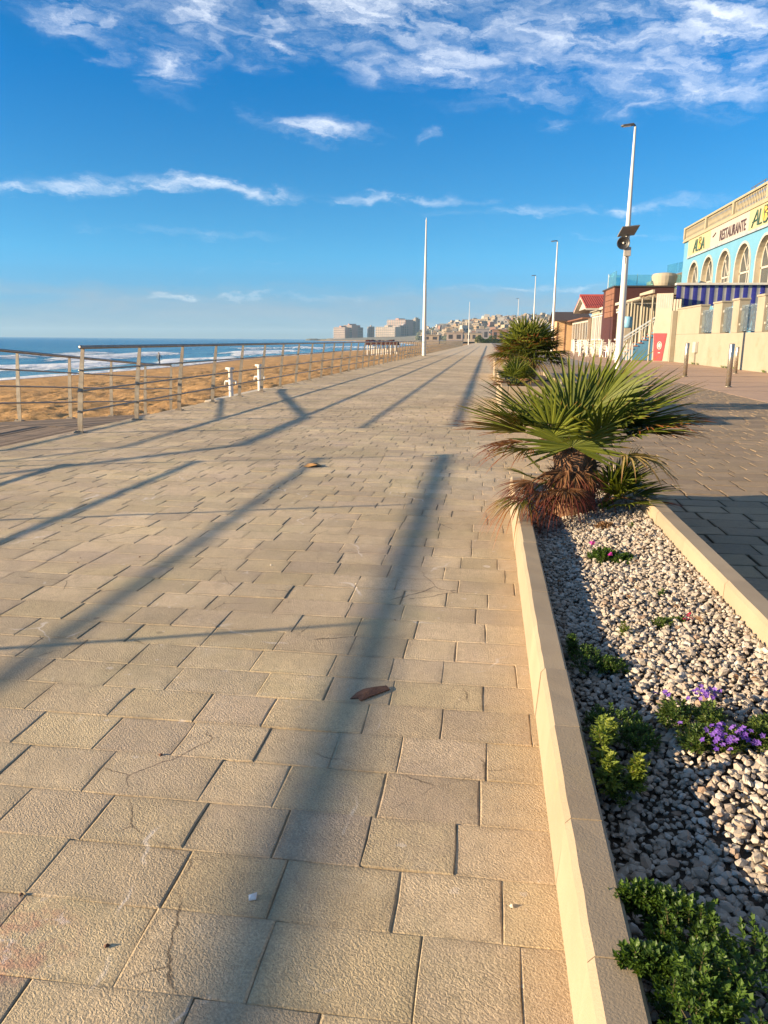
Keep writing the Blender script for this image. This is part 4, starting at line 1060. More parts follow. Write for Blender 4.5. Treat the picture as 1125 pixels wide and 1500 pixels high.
for i in range(len(pil)-1):
    a, b = pil[i+1][1], pil[i][0]            # near end .. far end of the opening
    sc = MB().box(11.02, 11.035, a+.05, b-.05, 1.66, 2.78).build('glass_screen', M_scr, ter)
    for yy_ in (a+.03, b-.03):
        for z in (1.95, 2.6): MB().box(10.98, 11.075, yy_-.06, yy_+.06, z-.045, z+.045).build('glass_clamp', M_trim, sc)
    g = MB(); y0_, y1_ = a, b
    g.box(11.2, 11.25, a, b, 2.68, 2.76); g.box(11.2, 11.25, a, b, 1.66, 1.72)
    n = max(1, round((b-a)/.62))
    for k in range(n):
        ya, yb = a+(b-a)*k/n, a+(b-a)*(k+1)/n; cy = (ya+yb)/2
        g.box(11.2, 11.25, ya-.015, ya+.015, 1.72, 2.68)
        for zc in (2.45, 2.0):
            for q in range(10):
                t0, t1 = q*.6283, (q+1)*.6283
                g.tube([(11.225, cy+.2*math.cos(t0), zc+.2*math.sin(t0)), (11.225, cy+.2*math.cos(t1), zc+.2*math.sin(t1))], .022, 4, cap=False)
        g.tube([(11.225, ya, 1.75), (11.225, yb, 2.68)], .018, 4); g.tube([(11.225, yb, 1.75), (11.225, ya, 2.68)], .018, 4)
    g.build('grille', M_grille, ter)
MB().box(10.62, 10.898, 48.3, 49.6, 0, 2.95).build('end_pier', M_cream, ter, bevel=.02)
for k in range(9):          # weeds at the foot of the wall are real tufts
    q = random.Random(50+k); yy_ = q.uniform(29, 44); mb = MB(); A = []
    for i in range(26): add_leaf(mb, A, (10.86-q.random()*.05, yy_+q.uniform(-.15, .15), .012), (q.uniform(-.6, .1), q.uniform(-.6, .6), 1), Vector((1, 0, 0)), q.uniform(.05, .16), .03, q.random())
    props(mb.build('weed_tuft', MP_mid, attrs={'rnd': A}, loc=(10.85, yy_, 0)), 'small weed tuft growing along the foot of the cream terrace wall', 'weed', 'weeds along the terrace wall')
# striped awning curtain closing the far end of the terrace
aw = thing('striped_awning', 'blue and white striped awning curtain hanging above the terrace wall', 'awning', (13.4, 49.2, 3.3))
M_awb = mat('awning_navy', (.012, .018, .20), None, 2, .8); M_aww = mat('awning_white', (.22, .22, .235), None, 2, .85)
x = 10.92; k = 0
while x < 16.6:
    w = .20 if k % 2 else .27; mb = MB(); n = 5
    za, zb = 4.42+.014*(x-10.9), 3.26
    P = [(x+w*i/n, 49.2+.010*math.sin(i/n*3.14159)*(1 if k % 2 else -1)) for i in range(n+1)]
    for i in range(n):
        mb.quad((P[i][0], P[i][1], zb), (P[i+1][0], P[i+1][1], zb), (P[i+1][0], P[i+1][1], za), (P[i][0], P[i][1], za))
    mb.build('stripe', M_aww if k % 2 else M_awb, aw); x += w; k += 1
MB().box(10.86, 15.97, 48.95, 49.5, 4.44, 4.56).build('awning_rail', mat('grey_rail', (.50, .48, .44), None, 3, .6), aw)
mbx = thing('meter_box', 'grey meter box on a thin pipe against the cream wall', 'utility box', (10.84, 43.4, 0))
MB().box(10.74, 10.895, 43.1, 43.65, .62, 1.18).build('box', mat('grey_plastic', (.42, .40, .35), None, 3, .6), mbx, bevel=.015)
MB().tube([(10.84, 43.4, .012), (10.84, 43.4, .62)], .03, 8).build('pipe', M_steel, mbx)
# ------------------------------------------------------------------ panel with the red poster
pn = thing('poster_panel', 'white panel with a pink striped top and a red poster at its foot', 'sign panel', (10.15, 48.6, 0))
Mq = Matrix.Translation((10.2, 48.7, 0)) @ Matrix.Rotation(R(-28), 4, 'Z')
M_pnl = mat('panel_white', (.36, .32, .25), (.32, .285, .22), 1.5, .8)
MB().box(-.50, .46, 0, .08, .02, 3.95, Mq).build('board', M_pnl, pn)
M_pinks = mat('pink_stripe', (.70, .33, .30), None, 3, .8)
for i in range(7): MB().box(-.46+i*.13, -.39+i*.13, -.006, -.001, 3.1, 3.88, Mq).build('stripe', M_pinks, pn)
for i in range(3): MB().box(.50+i*.16, .62+i*.16, .02, .12, .02, 3.6, Mq).build('board', M_pnl, pn)
M_red = mat('poster_red', (.50, .012, .02), (.44, .012, .018), 2, .55)
ps = MB().prism([Mq @ Vector(p) for p in ((-.40, -.02, .05), (.10, -.02, .05), (.27, -.02, 1.66), (-.48, -.02, 1.66))], (Mq.to_3x3() @ Vector((0, -.012, 0)))).build('poster', M_red, pn)
mb = MB()
for cx, cz, rx, rz in ((-.09, .95, .12, .22), (-.09, .95, .05, .11)):
    mb.tube([Mq @ Vector((cx+rx*math.cos(a*.5236), -.042, cz+rz*math.sin(a*.5236))) for a in range(13)], .024, 6)
mb.tube([Mq @ Vector((-.09, -.042, .84)), Mq @ Vector((-.09, -.042, 1.06))], .022, 6)
for a, b in ((-.12, .50), (-.05, .50)): mb.box(a-.025, a+.025, -.045, -.033, b, b+.05, Mq)
mb.build('emblem', M_white, ps)
# ------------------------------------------------------------------ blue stairs with white balusters
st_ = thing('outdoor_stairs', 'blue-sided outdoor stairs with terracotta steps and white balusters', 'stairs', (10, 52, 0))
M_bl2 = mat('stair_blue', (.085, .24, .38), (.07, .2, .33), 1.5, .8); M_terra = mat('terracotta', (.50, .21, .10), (.40, .16, .08), 4, .8); M_rl = mat('stair_rail_white', (.62, .68, .70), None, 2, .5)
x0s, z0s = 8.1, .0
for i in range(11):
    xa = x0s+i*.27; zz = z0s+(i+1)*.185
    sp = MB().box(xa+.002, xa+.268, 52, 53.4, .014, zz-.052).build('step', M_bl2, st_)
    MB().box(xa-.03, xa+.268, 51.95, 53.4, zz-.05, zz).build('tread', M_terra, sp)
    MB().lathe((xa+.13, 52.1, zz), [(.05, 0), (.05, .05), (.03, .12), (.065, .36), (.035, .62), (.05, .80)], 8).build('baluster', M_trim, sp, smooth=True)
mb = MB()
for off, th in ((1.02, .10), (.80, .05)): mb.prism([(x0s, 52.05, .12+off), (x0s+2.95, 52.05, .12+off+2.02), (x0s+2.95, 52.05, .12+off+2.02-th), (x0s, 52.05, .12+off-th)], (0, .1, 0))
mb.build('handrail', M_rl, st_)
# canopy on poles
cn = thing('lean_to_canopy', 'ragged lean-to canopy of reeds and boards on white poles over the stairs', 'canopy', (9.7, 53, 0))
M_reed = mat('old_reed', (.30, .20, .11), (.20, .13, .07), 6, .95, .01, 60); M_boardw = mat('old_white_board', (.36, .31, .23), (.30, .26, .19), 3, .8)
for yy_ in (49.6, 52.9, 56.6): MB().tube([(9.7, yy_, 0), (9.7, yy_, 3.85)], .055, 8).build('pole', M_boardw, cn)
MB().prism([(9.58, 49.3, 4.0), (9.58, 53.4, 4.05), (9.58, 53.4, 4.19), (9.58, 49.3, 4.2)], (.12, 0, 0)).build('fascia', M_boardw, cn)
MB().prism([(9.62, 53.5, 3.88), (9.62, 58.5, 3.9), (9.62, 58.5, 4.02), (9.62, 53.5, 4.02)], (.10, 0, 0)).build('fascia', M_boardw, cn)
q = random.Random(4)
for i in range(22):
    y_ = 49.35+i*.42; z_ = 3.93+q.uniform(-.06, .05)
    MB().box(9.75, 13.2+q.uniform(-.3, .4), y_, y_+.36, z_, z_+.03).build('roof_board', M_reed, cn)
for i in range(8):
    y_ = 49.6+i*1.2; mb = MB(); mb.tube([(9.5, y_, 3.84), (13.0, y_, 3.88)], .045, 6); mb.build('rafter', M_boardw, cn)
cw = thing('corrugated_wall', 'beige corrugated wall behind the stairs under the canopy', 'wall', (11.5, 58.8, 0))
for i in range(16): MB().prism([(9.75+i*.22, 58.8, .02), (9.86+i*.22, 58.74, .02), (9.965+i*.22, 58.8, .02)], (0, 0, 3.8)).build('sheet', M_cream, cw)
tk = thing('water_tank', 'pale blue barrel mounted by the top of the white fence', 'tank', (9.0, 54.6, 2.2))
MB().lathe((9.15, 54.6, 2.05), [(.22, 0), (.31, .06), (.33, .35), (.31, .66), (.2, .74)], 14).build('barrel', mat('tank_blue', (.22, .48, .66), None, 2, .45), tk, smooth=True)
MB().box(8.95, 9.35, 54.4, 54.8, .015, 2.045).build('stand', M_boardw, tk)
fn = thing('picket_fence', 'white picket fence at the foot of the blue stairs', 'fence', (8.3, 50.6, 0))
for i in range(9):
    x_ = 7.55+i*.16; MB().prism([(x_, 50.6, .015), (x_+.09, 50.6, .015), (x_+.09, 50.6, 1.0), (x_+.045, 50.6, 1.08), (x_, 50.6, 1.0)], (0, .03, 0)).build('picket', M_white, fn)
for z in (.3, .8): MB().box(7.5, 9.0, 50.632, 50.66, z, z+.07).build('rail', M_white, fn)
# ------------------------------------------------------------------ dark red house with a glass roof rail
rb = thing('cafe_building', 'dark red flat-roofed cafe with a brown side and glass rail on its roof', 'building', (11, 64, 0))
M_dred = mat('dark_red_wall', (.050, .009, .007), (.040, .008, .006), 1.5, .75); M_brn = mat('brown_cladding', (.20, .085, .045), (.14, .06, .03), 3, .8)
MB().box(9.3, 13.6, 62, 68, 0, 5.15).build('wall', M_dred, rb)
for i in range(5): MB().box(9.24, 9.297, 62.02, 66.4, 3.0+i*.43, 3.40+i*.43).build('plank', M_brn, rb)
MB().box(9.2, 13.7, 61.9, 68.1, 5.152, 5.26).build('roof', mat('black_roof', (.03, .022, .02), None, 2, .8), rb)
M_teal, nt, bs = new_mat('teal_glass'); bs.inputs['Base Color'].default_value = (.35, .68, .72, 1); bs.inputs['Roughness'].default_value = .04; bs.inputs['Transmission Weight'].default_value = .88; bs.inputs['IOR'].default_value = 1.12
for i in range(5): MB().box(9.35+i*1.12, 10.44+i*1.12, 66.0, 66.02, 5.3, 6.35).build('glass_panel', M_teal, rb)
for i in range(3): MB().box(9.33, 9.35, 62.1+i*1.3, 63.35+i*1.3, 5.3, 6.35).build('glass_panel', M_teal, rb)
for i in range(6): MB().tube([(9.33+i*1.12, 66.06, 5.26), (9.33+i*1.12, 66.06, 6.4)], .02, 6).build('rail_post', M_rail, rb)
dr = MB().lathe((13.1, 63.4, 5.262), [(.75, 0), (.85, .25), (.95, .75), (.80, .95), (.3, 1.02)], 22).build('furled_sunshade', M_boardw, rb)
ax_ = thing('annex_house', 'cream annex wall with a teal glass rail beside the blue restaurant', 'building', (15.2, 72, 0))
MB().prism([(14.2, 71.2, 0), (17, 71.2, 0), (17, 71.2, 7.2), (14.2, 71.2, 6.45)], (0, 5, 0)).build('wall', M_cream, ax_)
for i in range(2): MB().prism([(14.9+i*.9, 71.3, 6.72+i*.22), (15.76+i*.9, 71.3, 6.92+i*.22), (15.76+i*.9, 71.3, 7.75+i*.2), (14.9+i*.9, 71.3, 7.55+i*.2)], (0, .02, 0)).build('glass_panel', M_teal, ax_)
# ------------------------------------------------------------------ row of beach shacks
sk = thing('cafe_shack', 'cream beach cafe shack with a row of tall white windows', 'building', (9.6, 68, 0))
SX = 9.6
MB().box(SX, SX+4, 59.2, 77, 0, 3.8).build('wall', M_cream, sk)
MB().box(SX-.22, SX+4.1, 59.0, 77.1, 3.802, 3.99).build('cornice', M_trim, sk)
MB().box(SX-.12, SX-.002, 59.2, 76.9, 3.42, 3.55).build('moulding', M_trim, sk)
for i in range(7):
    ya = 60.4+i*2.25
    w = MB().box(SX-.03, SX-.002, ya, ya+1.75, 1.35, 3.25).build('window', M_glass, sk)
    mb = MB()
    for a, b, c_, d in ((ya-.1, ya+.02, 1.25, 3.35), (ya+1.73, ya+1.85, 1.25, 3.35), (ya+.82, ya+.93, 1.35, 3.25)): mb.box(SX-.09, SX-.031, a, b, c_, d)
    mb.box(SX-.1, SX-.031, ya+.021, ya+.819, 3.25, 3.36); mb.box(SX-.12, SX-.031, ya+.021, ya+.819, 1.24, 1.35); mb.box(SX-.1, SX-.031, ya+.931, ya+1.729, 3.25, 3.36); mb.box(SX-.12, SX-.031, ya+.931, ya+1.729, 1.24, 1.35)
    mb.build('frame', M_white, w)
MB().box(SX-.05, SX+.4, 77.15, 79.4, 0, 3.3).build('door', mat('brown_door', (.16, .11, .075), (.11, .08, .05), 4, .8), sk)
gr = thing('tiled_roof_house', 'gabled roof of red tiles above the beach shacks', 'roof', (10.5, 75.5, 4))
M_tile = mat('red_tile', (.34, .055, .04), (.26, .04, .03), 3, .75, .01, 10, orand=.15)
yr, zr, ye, ze = 75.6, 5.2, 5.0, 4.0
for s_ in (-1, 1):
    nT = 26
    for i in range(nT):
        xa = 8.3+i*.19; mb = MB()
        A_ = (xa, yr, zr); B_ = (xa, yr+s_*ye, ze)
        mb.tube([A_, B_], .085, 6); mb.build('roof_tile', M_tile, gr)
    MB().prism([(8.25, yr, zr-.05), (8.25, yr+s_*ye, ze-.05), (8.25, yr+s_*ye, ze-.2), (8.25, yr, zr-.22)], (5.2, 0, 0)).build('roof_deck', M_trim, gr)
MB().tube([(8.2, yr, zr+.05), (13.4, yr, zr+.05)], .13, 8).build('ridge', M_tile, gr)
MB().prism([(8.62, yr-ye*.82, ze+.03), (8.62, yr+ye*.82, ze+.03), (8.62, yr, zr-.22)], (.1, 0, 0)).build('gable', M_trim, gr)
ps_ = thing('glazed_porch', 'white glazed porch between the brown door and the dark-roofed shed', 'building', (9.6, 86, 0))
MB().box(SX, SX+3, 79.6, 94.6, 0, 3.3).build('wall', M_trim, ps_)
for i in range(6):
    w = MB().box(SX-.03, SX-.002, 80.1+i*2.4, 82.1+i*2.4, 1.3, 3.0).build('window', M_glass, ps_)
    MB().box(SX-.07, SX-.031, 81.05+i*2.4, 81.15+i*2.4, 1.3, 3.0).build('frame', M_white, w)
MB().box(SX-.6, SX+3.2, 79.5, 94.8, 3.302, 3.42).build('roof', M_brn, ps_)
sh = thing('beach_shed', 'ochre beach shed with a sloping dark brown roof', 'building', (8.7, 97, 0))
M_och = mat('ochre_wall', (.50, .33, .17), (.42, .27, .14), 1.5, .85)
MB().box(7.86, 11.5, 95, 103, 0, 3.5).build('wall', M_och, sh)
MB().prism([(7.5, 94.3, 3.52), (7.5, 99, 4.6), (7.5, 103.6, 3.52), (7.5, 103.6, 3.36), (7.5, 99, 4.44), (7.5, 94.3, 3.36)], (4.3, 0, 0)).build('roof', mat('dark_brown_roof', (.055, .035, .028), None, 2, .8), sh)
for i in range(4): MB().box(7.9+i*.9, 7.98+i*.9, 94.95, 94.998, .02, 3.3).build('batten', M_brn, sh)
# stacked plastic chairs outside
def chair(x, y, z, rz, proto=[None]):
    if proto[0] is None:
        t = thing('plastic_chair', 'white plastic chair in one of the stacks outside the beach cafes', 'chair', (0, 0, 0), 'white plastic chairs stacked outside the cafes')
        MB().box(-.23, .23, -.23, .23, .42, .45).build('seat', M_white, t)
        mb = MB()
        for i in range(5): mb.box(-.23+i*.10, -.17+i*.10, .20, .23, .45, .86)
        mb.box(-.24, .24, .20, .24, .84, .92); mb.build('backrest', M_white, t)
        for a in (-1, 1):
            for b in (-1, 1): MB().prism([(a*.25-.03, b*.25-.03, 0), (a*.25+.03, b*.25-.03, 0), (a*.25+.03, b*.25+.03, 0), (a*.25-.03, b*.25+.03, 0)], (-a*.03, -b*.03, .42)).build('leg', M_white, t)
            MB().box(a*.25-.025, a*.25+.025, -.2, .22, .63, .66).build('armrest', M_white, t)
        proto[0] = t
    else: t = copy_tree(proto[0])
    t.location = (x, y, z); t.rotation_euler = (0, 0, rz); return t
q = random.Random(6)
for i in range(8):
    for k in range(4): chair(6.9+i*.40, 63.0-i*.85, .014+k*.13, R(70+q.uniform(-25, 25)))
# ================================================================== ON THE BEACH
def beach_z(x, y): return float(sand_z(np.array(float(x)), np.array(float(y))))
zb = beach_z(-14, 103)
bc = thing('beach_shelter', 'low beach shelter with a ragged dark red roof and white legs on the sand', 'shelter', (-14, 103, zb))
M_maroon = mat('maroon_canvas', (.085, .022, .018), (.05, .018, .016), 6, .9)
q = random.Random(2)
for i in range(7):
    x_ = -15.9+i*.62
    MB().tube([(x_, 103, zb-.1), (x_, 103, zb+1.35)], .07, 7).build('leg', M_white, bc)
    MB().tube([(x_, 105, zb-.1), (x_, 105, zb+1.35)], .07, 7).build('leg', M_white, bc)
    MB().prism([(x_-.30, 102.8, zb+1.33), (x_+.31, 102.8, zb+1.33), (x_+.25, 102.8, zb+1.75+q.uniform(0, .22)), (x_-.2, 102.8, zb+1.7+q.uniform(0, .25))], (0, 2.4, q.uniform(-.1, .15))).build('canvas', M_maroon, bc)
# a person walking along the water's edge
px_, py_ = -40.6, 93.0; pz = -2.32
pt = bpy.data.meshes.new('person')
J = {'pel': (0, 0, .95), 'spine': (.0, 0, 1.18), 'chest': (.02, 0, 1.40), 'neck': (.03, 0, 1.53), 'head': (.05, 0, 1.64), 'crown': (.05, 0, 1.76),
     'hl': (0, .09, .90), 'kl': (.20, .09, .50), 'fl': (.10, .09, .08), 'tl': (.26, .09, .04), 'hr': (0, -.09, .90), 'kr': (.03, -.09, .49), 'fr': (-.28, -.09, .14), 'tr': (-.18, -.09, .03),
     'sl': (.02, .19, 1.44), 'el': (-.12, .24, 1.18), 'wl': (-.06, .26, .94), 'sr': (.02, -.19, 1.44), 'er': (.12, -.25, 1.18), 'wr': (.34, -.25, 1.06)}
rads = {'pel': .145, 'spine': .13, 'chest': .155, 'neck': .058, 'head': .098, 'crown': .07, 'hl': .10, 'kl': .062, 'fl': .045, 'tl': .036, 'hr': .10, 'kr': .062, 'fr': .045, 'tr': .036,
        'sl': .066, 'el': .047, 'wl': .034, 'sr': .066, 'er': .047, 'wr': .034}
names = list(J); Eds = [('pel', 'spine'), ('spine', 'chest'), ('chest', 'neck'), ('neck', 'head'), ('head', 'crown'), ('pel', 'hl'), ('hl', 'kl'), ('kl', 'fl'), ('fl', 'tl'), ('pel', 'hr'), ('hr', 'kr'), ('kr', 'fr'), ('fr', 'tr'), ('chest', 'sl'), ('sl', 'el'), ('el', 'wl'), ('chest', 'sr'), ('sr', 'er'), ('er', 'wr')]
pt.from_pydata([J[k] for k in names], [(names.index(a), names.index(b)) for a, b in Eds], [])
tmp = bpy.data.objects.new('tmp', pt); C.objects.link(tmp)
sk_ = tmp.modifiers.new('skin', 'SKIN'); sv = pt.skin_vertices[0].data
for i, k in enumerate(names): sv[i].radius = (rads[k], rads[k])
sv[0].use_root = True
tmp.modifiers.new('sub', 'SUBSURF').levels = 2
bpy.context.view_layer.update()
me = bpy.data.meshes.new_from_object(tmp.evaluated_get(bpy.context.evaluated_depsgraph_get())); bpy.data.objects.remove(tmp)
for mt_ in (mat('skin', (.38, .22, .15), None, 3, .6), mat('grey_jacket', (.10, .12, .15), None, 3, .9), mat('dark_trousers', (.035, .04, .055), None, 3, .9), mat('dark_hair', (.03, .022, .018), None, 3, .8)): me.materials.append(mt_)
for p in me.polygons:
    z = p.center.z; y_ = abs(p.center.y)
    p.material_index = 3 if z > 1.70 or (z > 1.60 and p.center.x < .0) else (0 if z > 1.52 or (y_ > .2 and z < 1.0) else (1 if z > .93 else (2 if z > .09 else 0)))
    p.use_smooth = True
person = bpy.data.objects.new('person', me); C.objects.link(person); person.location = (px_, py_, pz); person.rotation_euler = (0, 0, R(60))
props(person, "person in a grey jacket and dark trousers walking along the water's edge", 'person')

# ================================================================== FAR SHORE
M_hill = mat('hill_scrub', (.13, .115, .07), (.20, .16, .10), .03, .95)
def hill_h(x, y):
    """ridge that climbs to the right behind the beach"""
    t = np.clip((y-620)/680.0, 0, 1)
    prof = np.interp(x, (-420, -330, -300, -200, -130, -80, -20, 60, 140, 240, 420), (-4, -2.5, 2, 4, 9, 17, 27, 33, 30, 28, 30))
    front = np.interp(x, (-330, -120, 0, 420), (1420, 1150, 640, 620))
    s_ = np.clip((y-front)/(1330-front), 0, 1)
    return np.where(x < -110, prof*np.clip((y-1380)/60, 0, 1)+np.where(y < 1380, -3.2, 0), .4+prof*(s_*s_*(3-2*s_))) + (vnoise(x*.02, y*.02)-.5)*3*s_
xs = np.linspace(-420, 420, 130); ys = np.linspace(420, 1800, 110); gx, gy = np.meshgrid(xs, ys)
gz = hill_h(gx, gy); gz = np.where(gx < shore(gy)+20, -4.0, gz)
o = np_mesh('far_hillside', np.stack([gx, gy, gz-.3], -1).reshape(-1, 3), grid_faces(130, 110), M_hill); props(o, kind='structure')
head = MB()
q = random.Random(3)
for i in range(14):
    x_ = -330+i*15; head.lathe((x_, 1470+q.uniform(-8, 8), -3.5), [(18, 0), (14, 2.5+q.random()*2.2), (6, 4.0+q.random()*2.4)], 7)
props(head.build('headland', mat('headland_scrub', (.045, .06, .035), (.10, .085, .06), .06, .95)), kind='structure')
# apartment blocks with their floors
M_pkb = mat('pink_block', (.31, .16, .12), (.26, .135, .10), .08, .85); M_wtb = mat('white_block', (.33, .27, .23), None, .08, .85); M_gyb = mat('grey_block', (.24, .22, .22), None, .08, .85)
M_win = mat('far_window', (.035, .03, .03), None, .1, .5); M_crb = mat('cream_block', (.34, .265, .19), None, .08, .85)
def block(label, x0, x1, y, dep, z0, z1, floors, wall, band, bays):
    t = thing('apartment_block', label, 'building', ((x0+x1)/2, y, z0), 'apartment blocks on the headland')
    MB().box(x0, x1, y, y+dep, z0, z1).build('wall', wall, t)
    fh = (z1-z0-1)/floors; wn = MB()
    for f in range(floors):
        zz = z0+1+f*fh
        MB().box(x0-1.2, x1+.2, y-1.4, y-.02, zz-.12, zz+.75).build('balcony', band, t)
        for b in range(bays):
            xa = x0+(x1-x0)*(b+.10)/bays; xb = x0+(x1-x0)*(b+.86)/bays
            wn.box(xa, xb, y-.12, y-.015, zz+.80, zz+fh-.15)
        for b in range(max(1, int(dep/7))): wn.box(x0-.12, x0-.015, y+dep*(b*7+1.5)/dep, y+dep*(b*7+5)/dep, zz+.9, zz+fh-.1)
    wn.build('windows', M_win, t)['kind'] = 'stuff'
    t.rotation_euler = (0, 0, R(22) if wall is M_gyb else R(-38))
    MB().box(x0+(x1-x0)*.42, x0+(x1-x0)*.60, y+2, y+dep-2, z1+.01, z1+2.6).build('roof_hut', wall, t)
    return t
block('wide pink and white apartment block at the tip of the headland', -301, -268, 1490, 20, 1, 23, 5, M_pkb, M_wtb, 9)
block('higher pink middle part of the headland block', -281, -257, 1494, 22, 1, 27, 6, M_pkb, M_wtb, 6)
block('shaded grey block beside the pink headland block', -256, -240, 1500, 22, 1, 23, 7, M_gyb, M_gyb, 4)
block('narrow dark grey tower between the two groups of flats', -232, -221, 1520, 14, 1, 25, 8, M_gyb, M_pkb, 3)
block('long low cream apartment block above the bay', -221, -168, 1480, 16, 1, 24, 5, M_crb, M_wtb, 10)
block('stepped pink apartment block behind the long cream one', -206, -156, 1540, 22, 2, 38.5, 8, M_pkb, M_wtb, 8)
block('shaded dark red block at the end of the long cream one', -167.5, -150, 1485, 20, 1, 27, 8, M_gyb, M_pkb, 4)
block('tall slim cream tower at the right of the headland flats', -152, -143, 1560, 12, 2, 41, 11, M_crb, M_crb, 2)
block('grey shaded tower beside the slim cream tower', -142.5, -136, 1562, 12, 2, 41, 11, M_gyb, M_gyb, 2)
# the hillside town: each house a thing
cols = [mat('house_cream', (.31, .245, .165), None, .1, .85), mat('house_white', (.42, .38, .32), None, .1, .85), mat('house_ochre', (.32, .22, .12), None, .1, .85), mat('house_rose', (.26, .145, .10), None, .1, .85), mat('house_grey', (.18, .165, .155), None, .1, .85)]
hm = []
q = random.Random(17)
for v in range(15):
    mb = MB(); w, d, h = q.uniform(7, 12), q.uniform(7, 10), q.uniform(5, 8.5)
    mb.box(-w/2, w/2, -d/2, d/2, -3, h); mb.box(-w/2-.2, w/2+.2, -d/2-.2, d/2+.2, h+.01, h+.5)
    if q.random() < .6:
        w2 = w*q.uniform(.35, .6); xo_ = q.uniform(-.2, .2)*w; mb.box(xo_-w2/2, xo_+w2/2, -d/4, d/2-.3, h+.51, h+q.uniform(2.6, 3.6))
    if q.random() < .5: mb.box(w/2+.01, w/2+w*.5, -d/2+1, d/2-.5, -3, h*.6)
    mb.mi = 1; nf = 2 if h < 6.5 else 3
    for f in range(nf):
        for b in range(3):
            xa = -w/2+w*(b+.22)/3; zz = .8+f*(h-.8)/nf
            if q.random() < .88: mb.box(xa, xa+w*.19, -d/2-.06, -d/2+.02, zz+.4, zz+(h-.8)/nf-.5)
            ya = -d/2+d*(b+.22)/3
            if q.random() < .88: mb.box(-w/2-.06, -w/2+.02, ya, ya+d*.19, zz+.4, zz+(h-.8)/nf-.5)
    me = bpy.data.meshes.new('house'); me.from_pydata(mb.v, [], mb.f); me.materials.append(cols[(0, 1, 0, 2, 1, 3, 0, 4, 4, 2, 1, 0, 3, 4, 2)[v]]); me.materials.append(M_win); me.polygons.foreach_set('material_index', mb.m); hm.append((me, (0, 1, 0, 2, 1, 3, 0, 4, 4, 2, 1, 0, 3, 4, 2)[v]))
nm = ('cream', 'white', 'ochre', 'rose-brown', 'grey')
trees = MB()
def tree_blob(x, y, z, r_):
    b = len(trees.v); n = 7
    for (ph, rr_, zz) in ((0, .55, -.6), (.4, 1.0, 0), (.9, .75, .6)):
        for k in range(n): a = 6.283*k/n+ph; e = q.uniform(.75, 1.2); trees.v.append((x+r_*rr_*e*math.cos(a), y+r_*rr_*e*math.sin(a), z+r_*zz*q.uniform(.8, 1.2)))
    trees.v.append((x, y, z+r_*1.0))
    for i in (0, 1):
        for k in range(n): trees.face(b+i*n+k, b+i*n+(k+1) % n, b+i*n+n+(k+1) % n, b+i*n+n+k)
    for k in range(n): trees.face(b+2*n+k, b+2*n+(k+1) % n, b+3*n)
cnt = 0; tries = 0; placed = []
while cnt < 285 and tries < 9000:
    tries += 1
    y = q.uniform(660, 1330); u = q.uniform(-.088, .10); x = u*y+ (3 if y > 900 else 0)
    if x < float(shore(np.array(y)))+75 and y < 1150: continue
    if x < -115: continue
    if any((x-a)**2+(y-b)**2 < 110 for a, b in placed): continue
    placed.append((x, y)); z = float(hill_h(np.array(x), np.array(y)))
    me, ci = q.choice(hm); o = bpy.data.objects.new('house', me); C.objects.link(o)
    o.location = (x, y, z); o.rotation_euler = (0, 0, q.uniform(-.5, .5)); s_ = q.uniform(.75, 1.15); o.scale = (s_, s_, s_)
    props(o, 'small %s flat-roofed house among many on the distant hillside' % nm[ci], 'house', '%s houses on the hillside' % nm[ci]); cnt += 1
for i in range(1900):
    y = q.uniform(640, 1380); u = q.uniform(-.09, .11); x = u*y
    if x < float(shore(np.array(y)))+60: continue
    z = float(hill_h(np.array(x), np.array(y))); r_ = q.uniform(1.6, 4.2); tree_blob(x, y, z+r_*.5, r_)
M_tree = mat('far_foliage', (.040, .052, .028), (.075, .08, .04), .15, .95)
o = trees.build('hillside_trees', M_tree); o['kind'] = 'stuff'
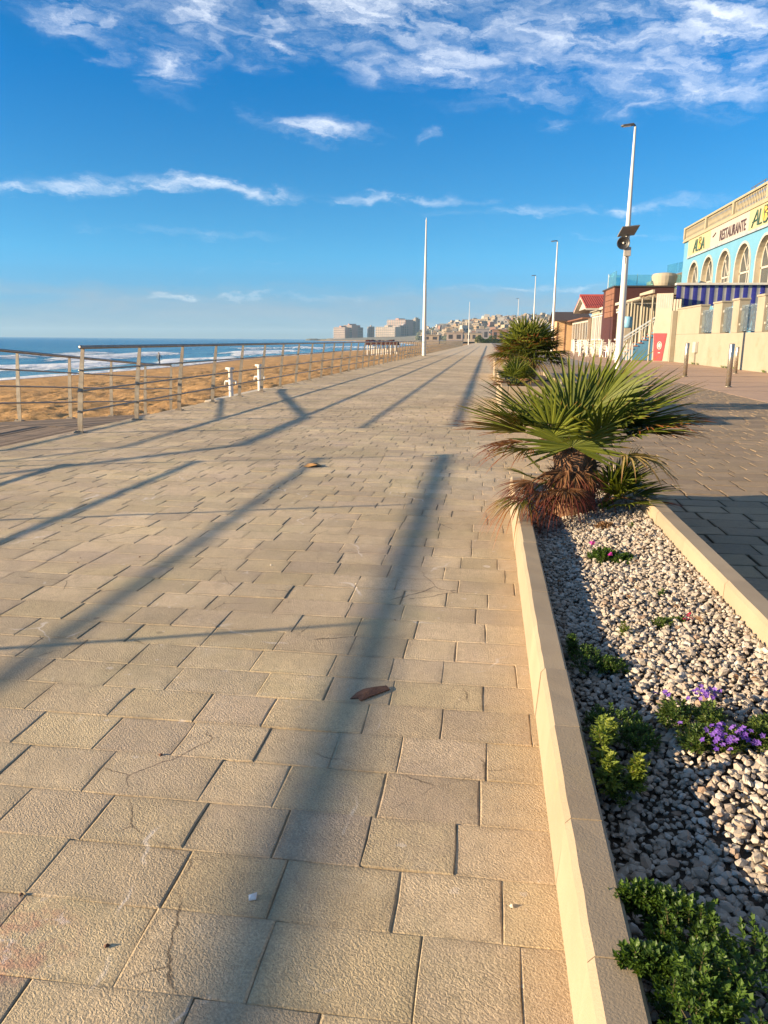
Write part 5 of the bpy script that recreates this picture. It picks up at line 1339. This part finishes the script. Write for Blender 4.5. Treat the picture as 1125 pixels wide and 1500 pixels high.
# low things where the promenade ends
def low_house(label, x0, x1, y0, y1, h, wall, roof=None):
    t = thing('beach_building', label, 'building', ((x0+x1)/2, y0, 0))
    MB().box(x0, x1, y0, y1, -2.5, h).build('wall', wall, t)
    MB().box(x0-.4, x1+.4, y0-.4, y1+.4, h+.005, h+.3).build('roof', roof or wall, t)
    n = max(2, int((x1-x0)/3.2))
    for b in range(n):
        xa = x0+(x1-x0)*(b+.25)/n; MB().box(xa, xa+(x1-x0)*.5/n, y0-.08, y0-.01, h*.35, h*.8).build('window', M_win, t)
    return t
low_house('low white beach building at the water side of the far promenade end', -21, -13, 395, 410, 4.6, M_wtb)
low_house('small cream kiosk left of the white beach building', -36, -27, 430, 440, 3.4, M_crb)
low_house('long tan-walled building straight across the far end of the beach', -24, -4, 480, 492, 5.2, M_crb, M_gyb)
low_house('brown two-storey building at the far end of the promenade', 2, 13, 500, 515, 7.5, cols[3])
low_house('grey building facing the far end of the promenade', -9, 0, 560, 575, 8.5, M_gyb)
hd = thing('hedge', 'dark hedge closing the far end of the promenade', 'hedge', (-1, 300, 0))
mb = MB(); A = []
for i in range(2600):
    x_ = q.uniform(-5.2, 5.4); z_ = q.random()**.8*(2.0+.7*math.sin(x_*1.3)); y_ = 300+q.uniform(-.6, .6)
    add_leaf(mb, A, (x_, y_, z_), (q.uniform(-1, 1), q.uniform(-1, .4), q.uniform(-.2, 1)), Vector((0, 0, 1)), q.uniform(.2, .42), .26, q.random())
mb.build('foliage', MP_dark, hd, attrs={'rnd': A})
MB().box(-5.2, 5.4, 300.7, 300.9, 0, 1.6).build('wall', M_conc, hd)
# ================================================================== AIR
hz = MB().box(-5600, 700, -450, 5300, -6, 62).build('haze', [mat('unused', (1, 1, 1))])
mt, nt, bs = new_mat('sea_haze'); nt.n.remove(bs)
pv = nt.n.new('ShaderNodeVolumePrincipled'); pv.inputs['Color'].default_value = (.50, .74, .95, 1); pv.inputs['Density'].default_value = .00015
pv.inputs['Anisotropy'].default_value = .0
nt.l.new(pv.outputs[0], nt.n['Material Output'].inputs['Volume'])
hz.data.materials[0] = mt; hz['kind'] = 'stuff'
hz.visible_shadow = True
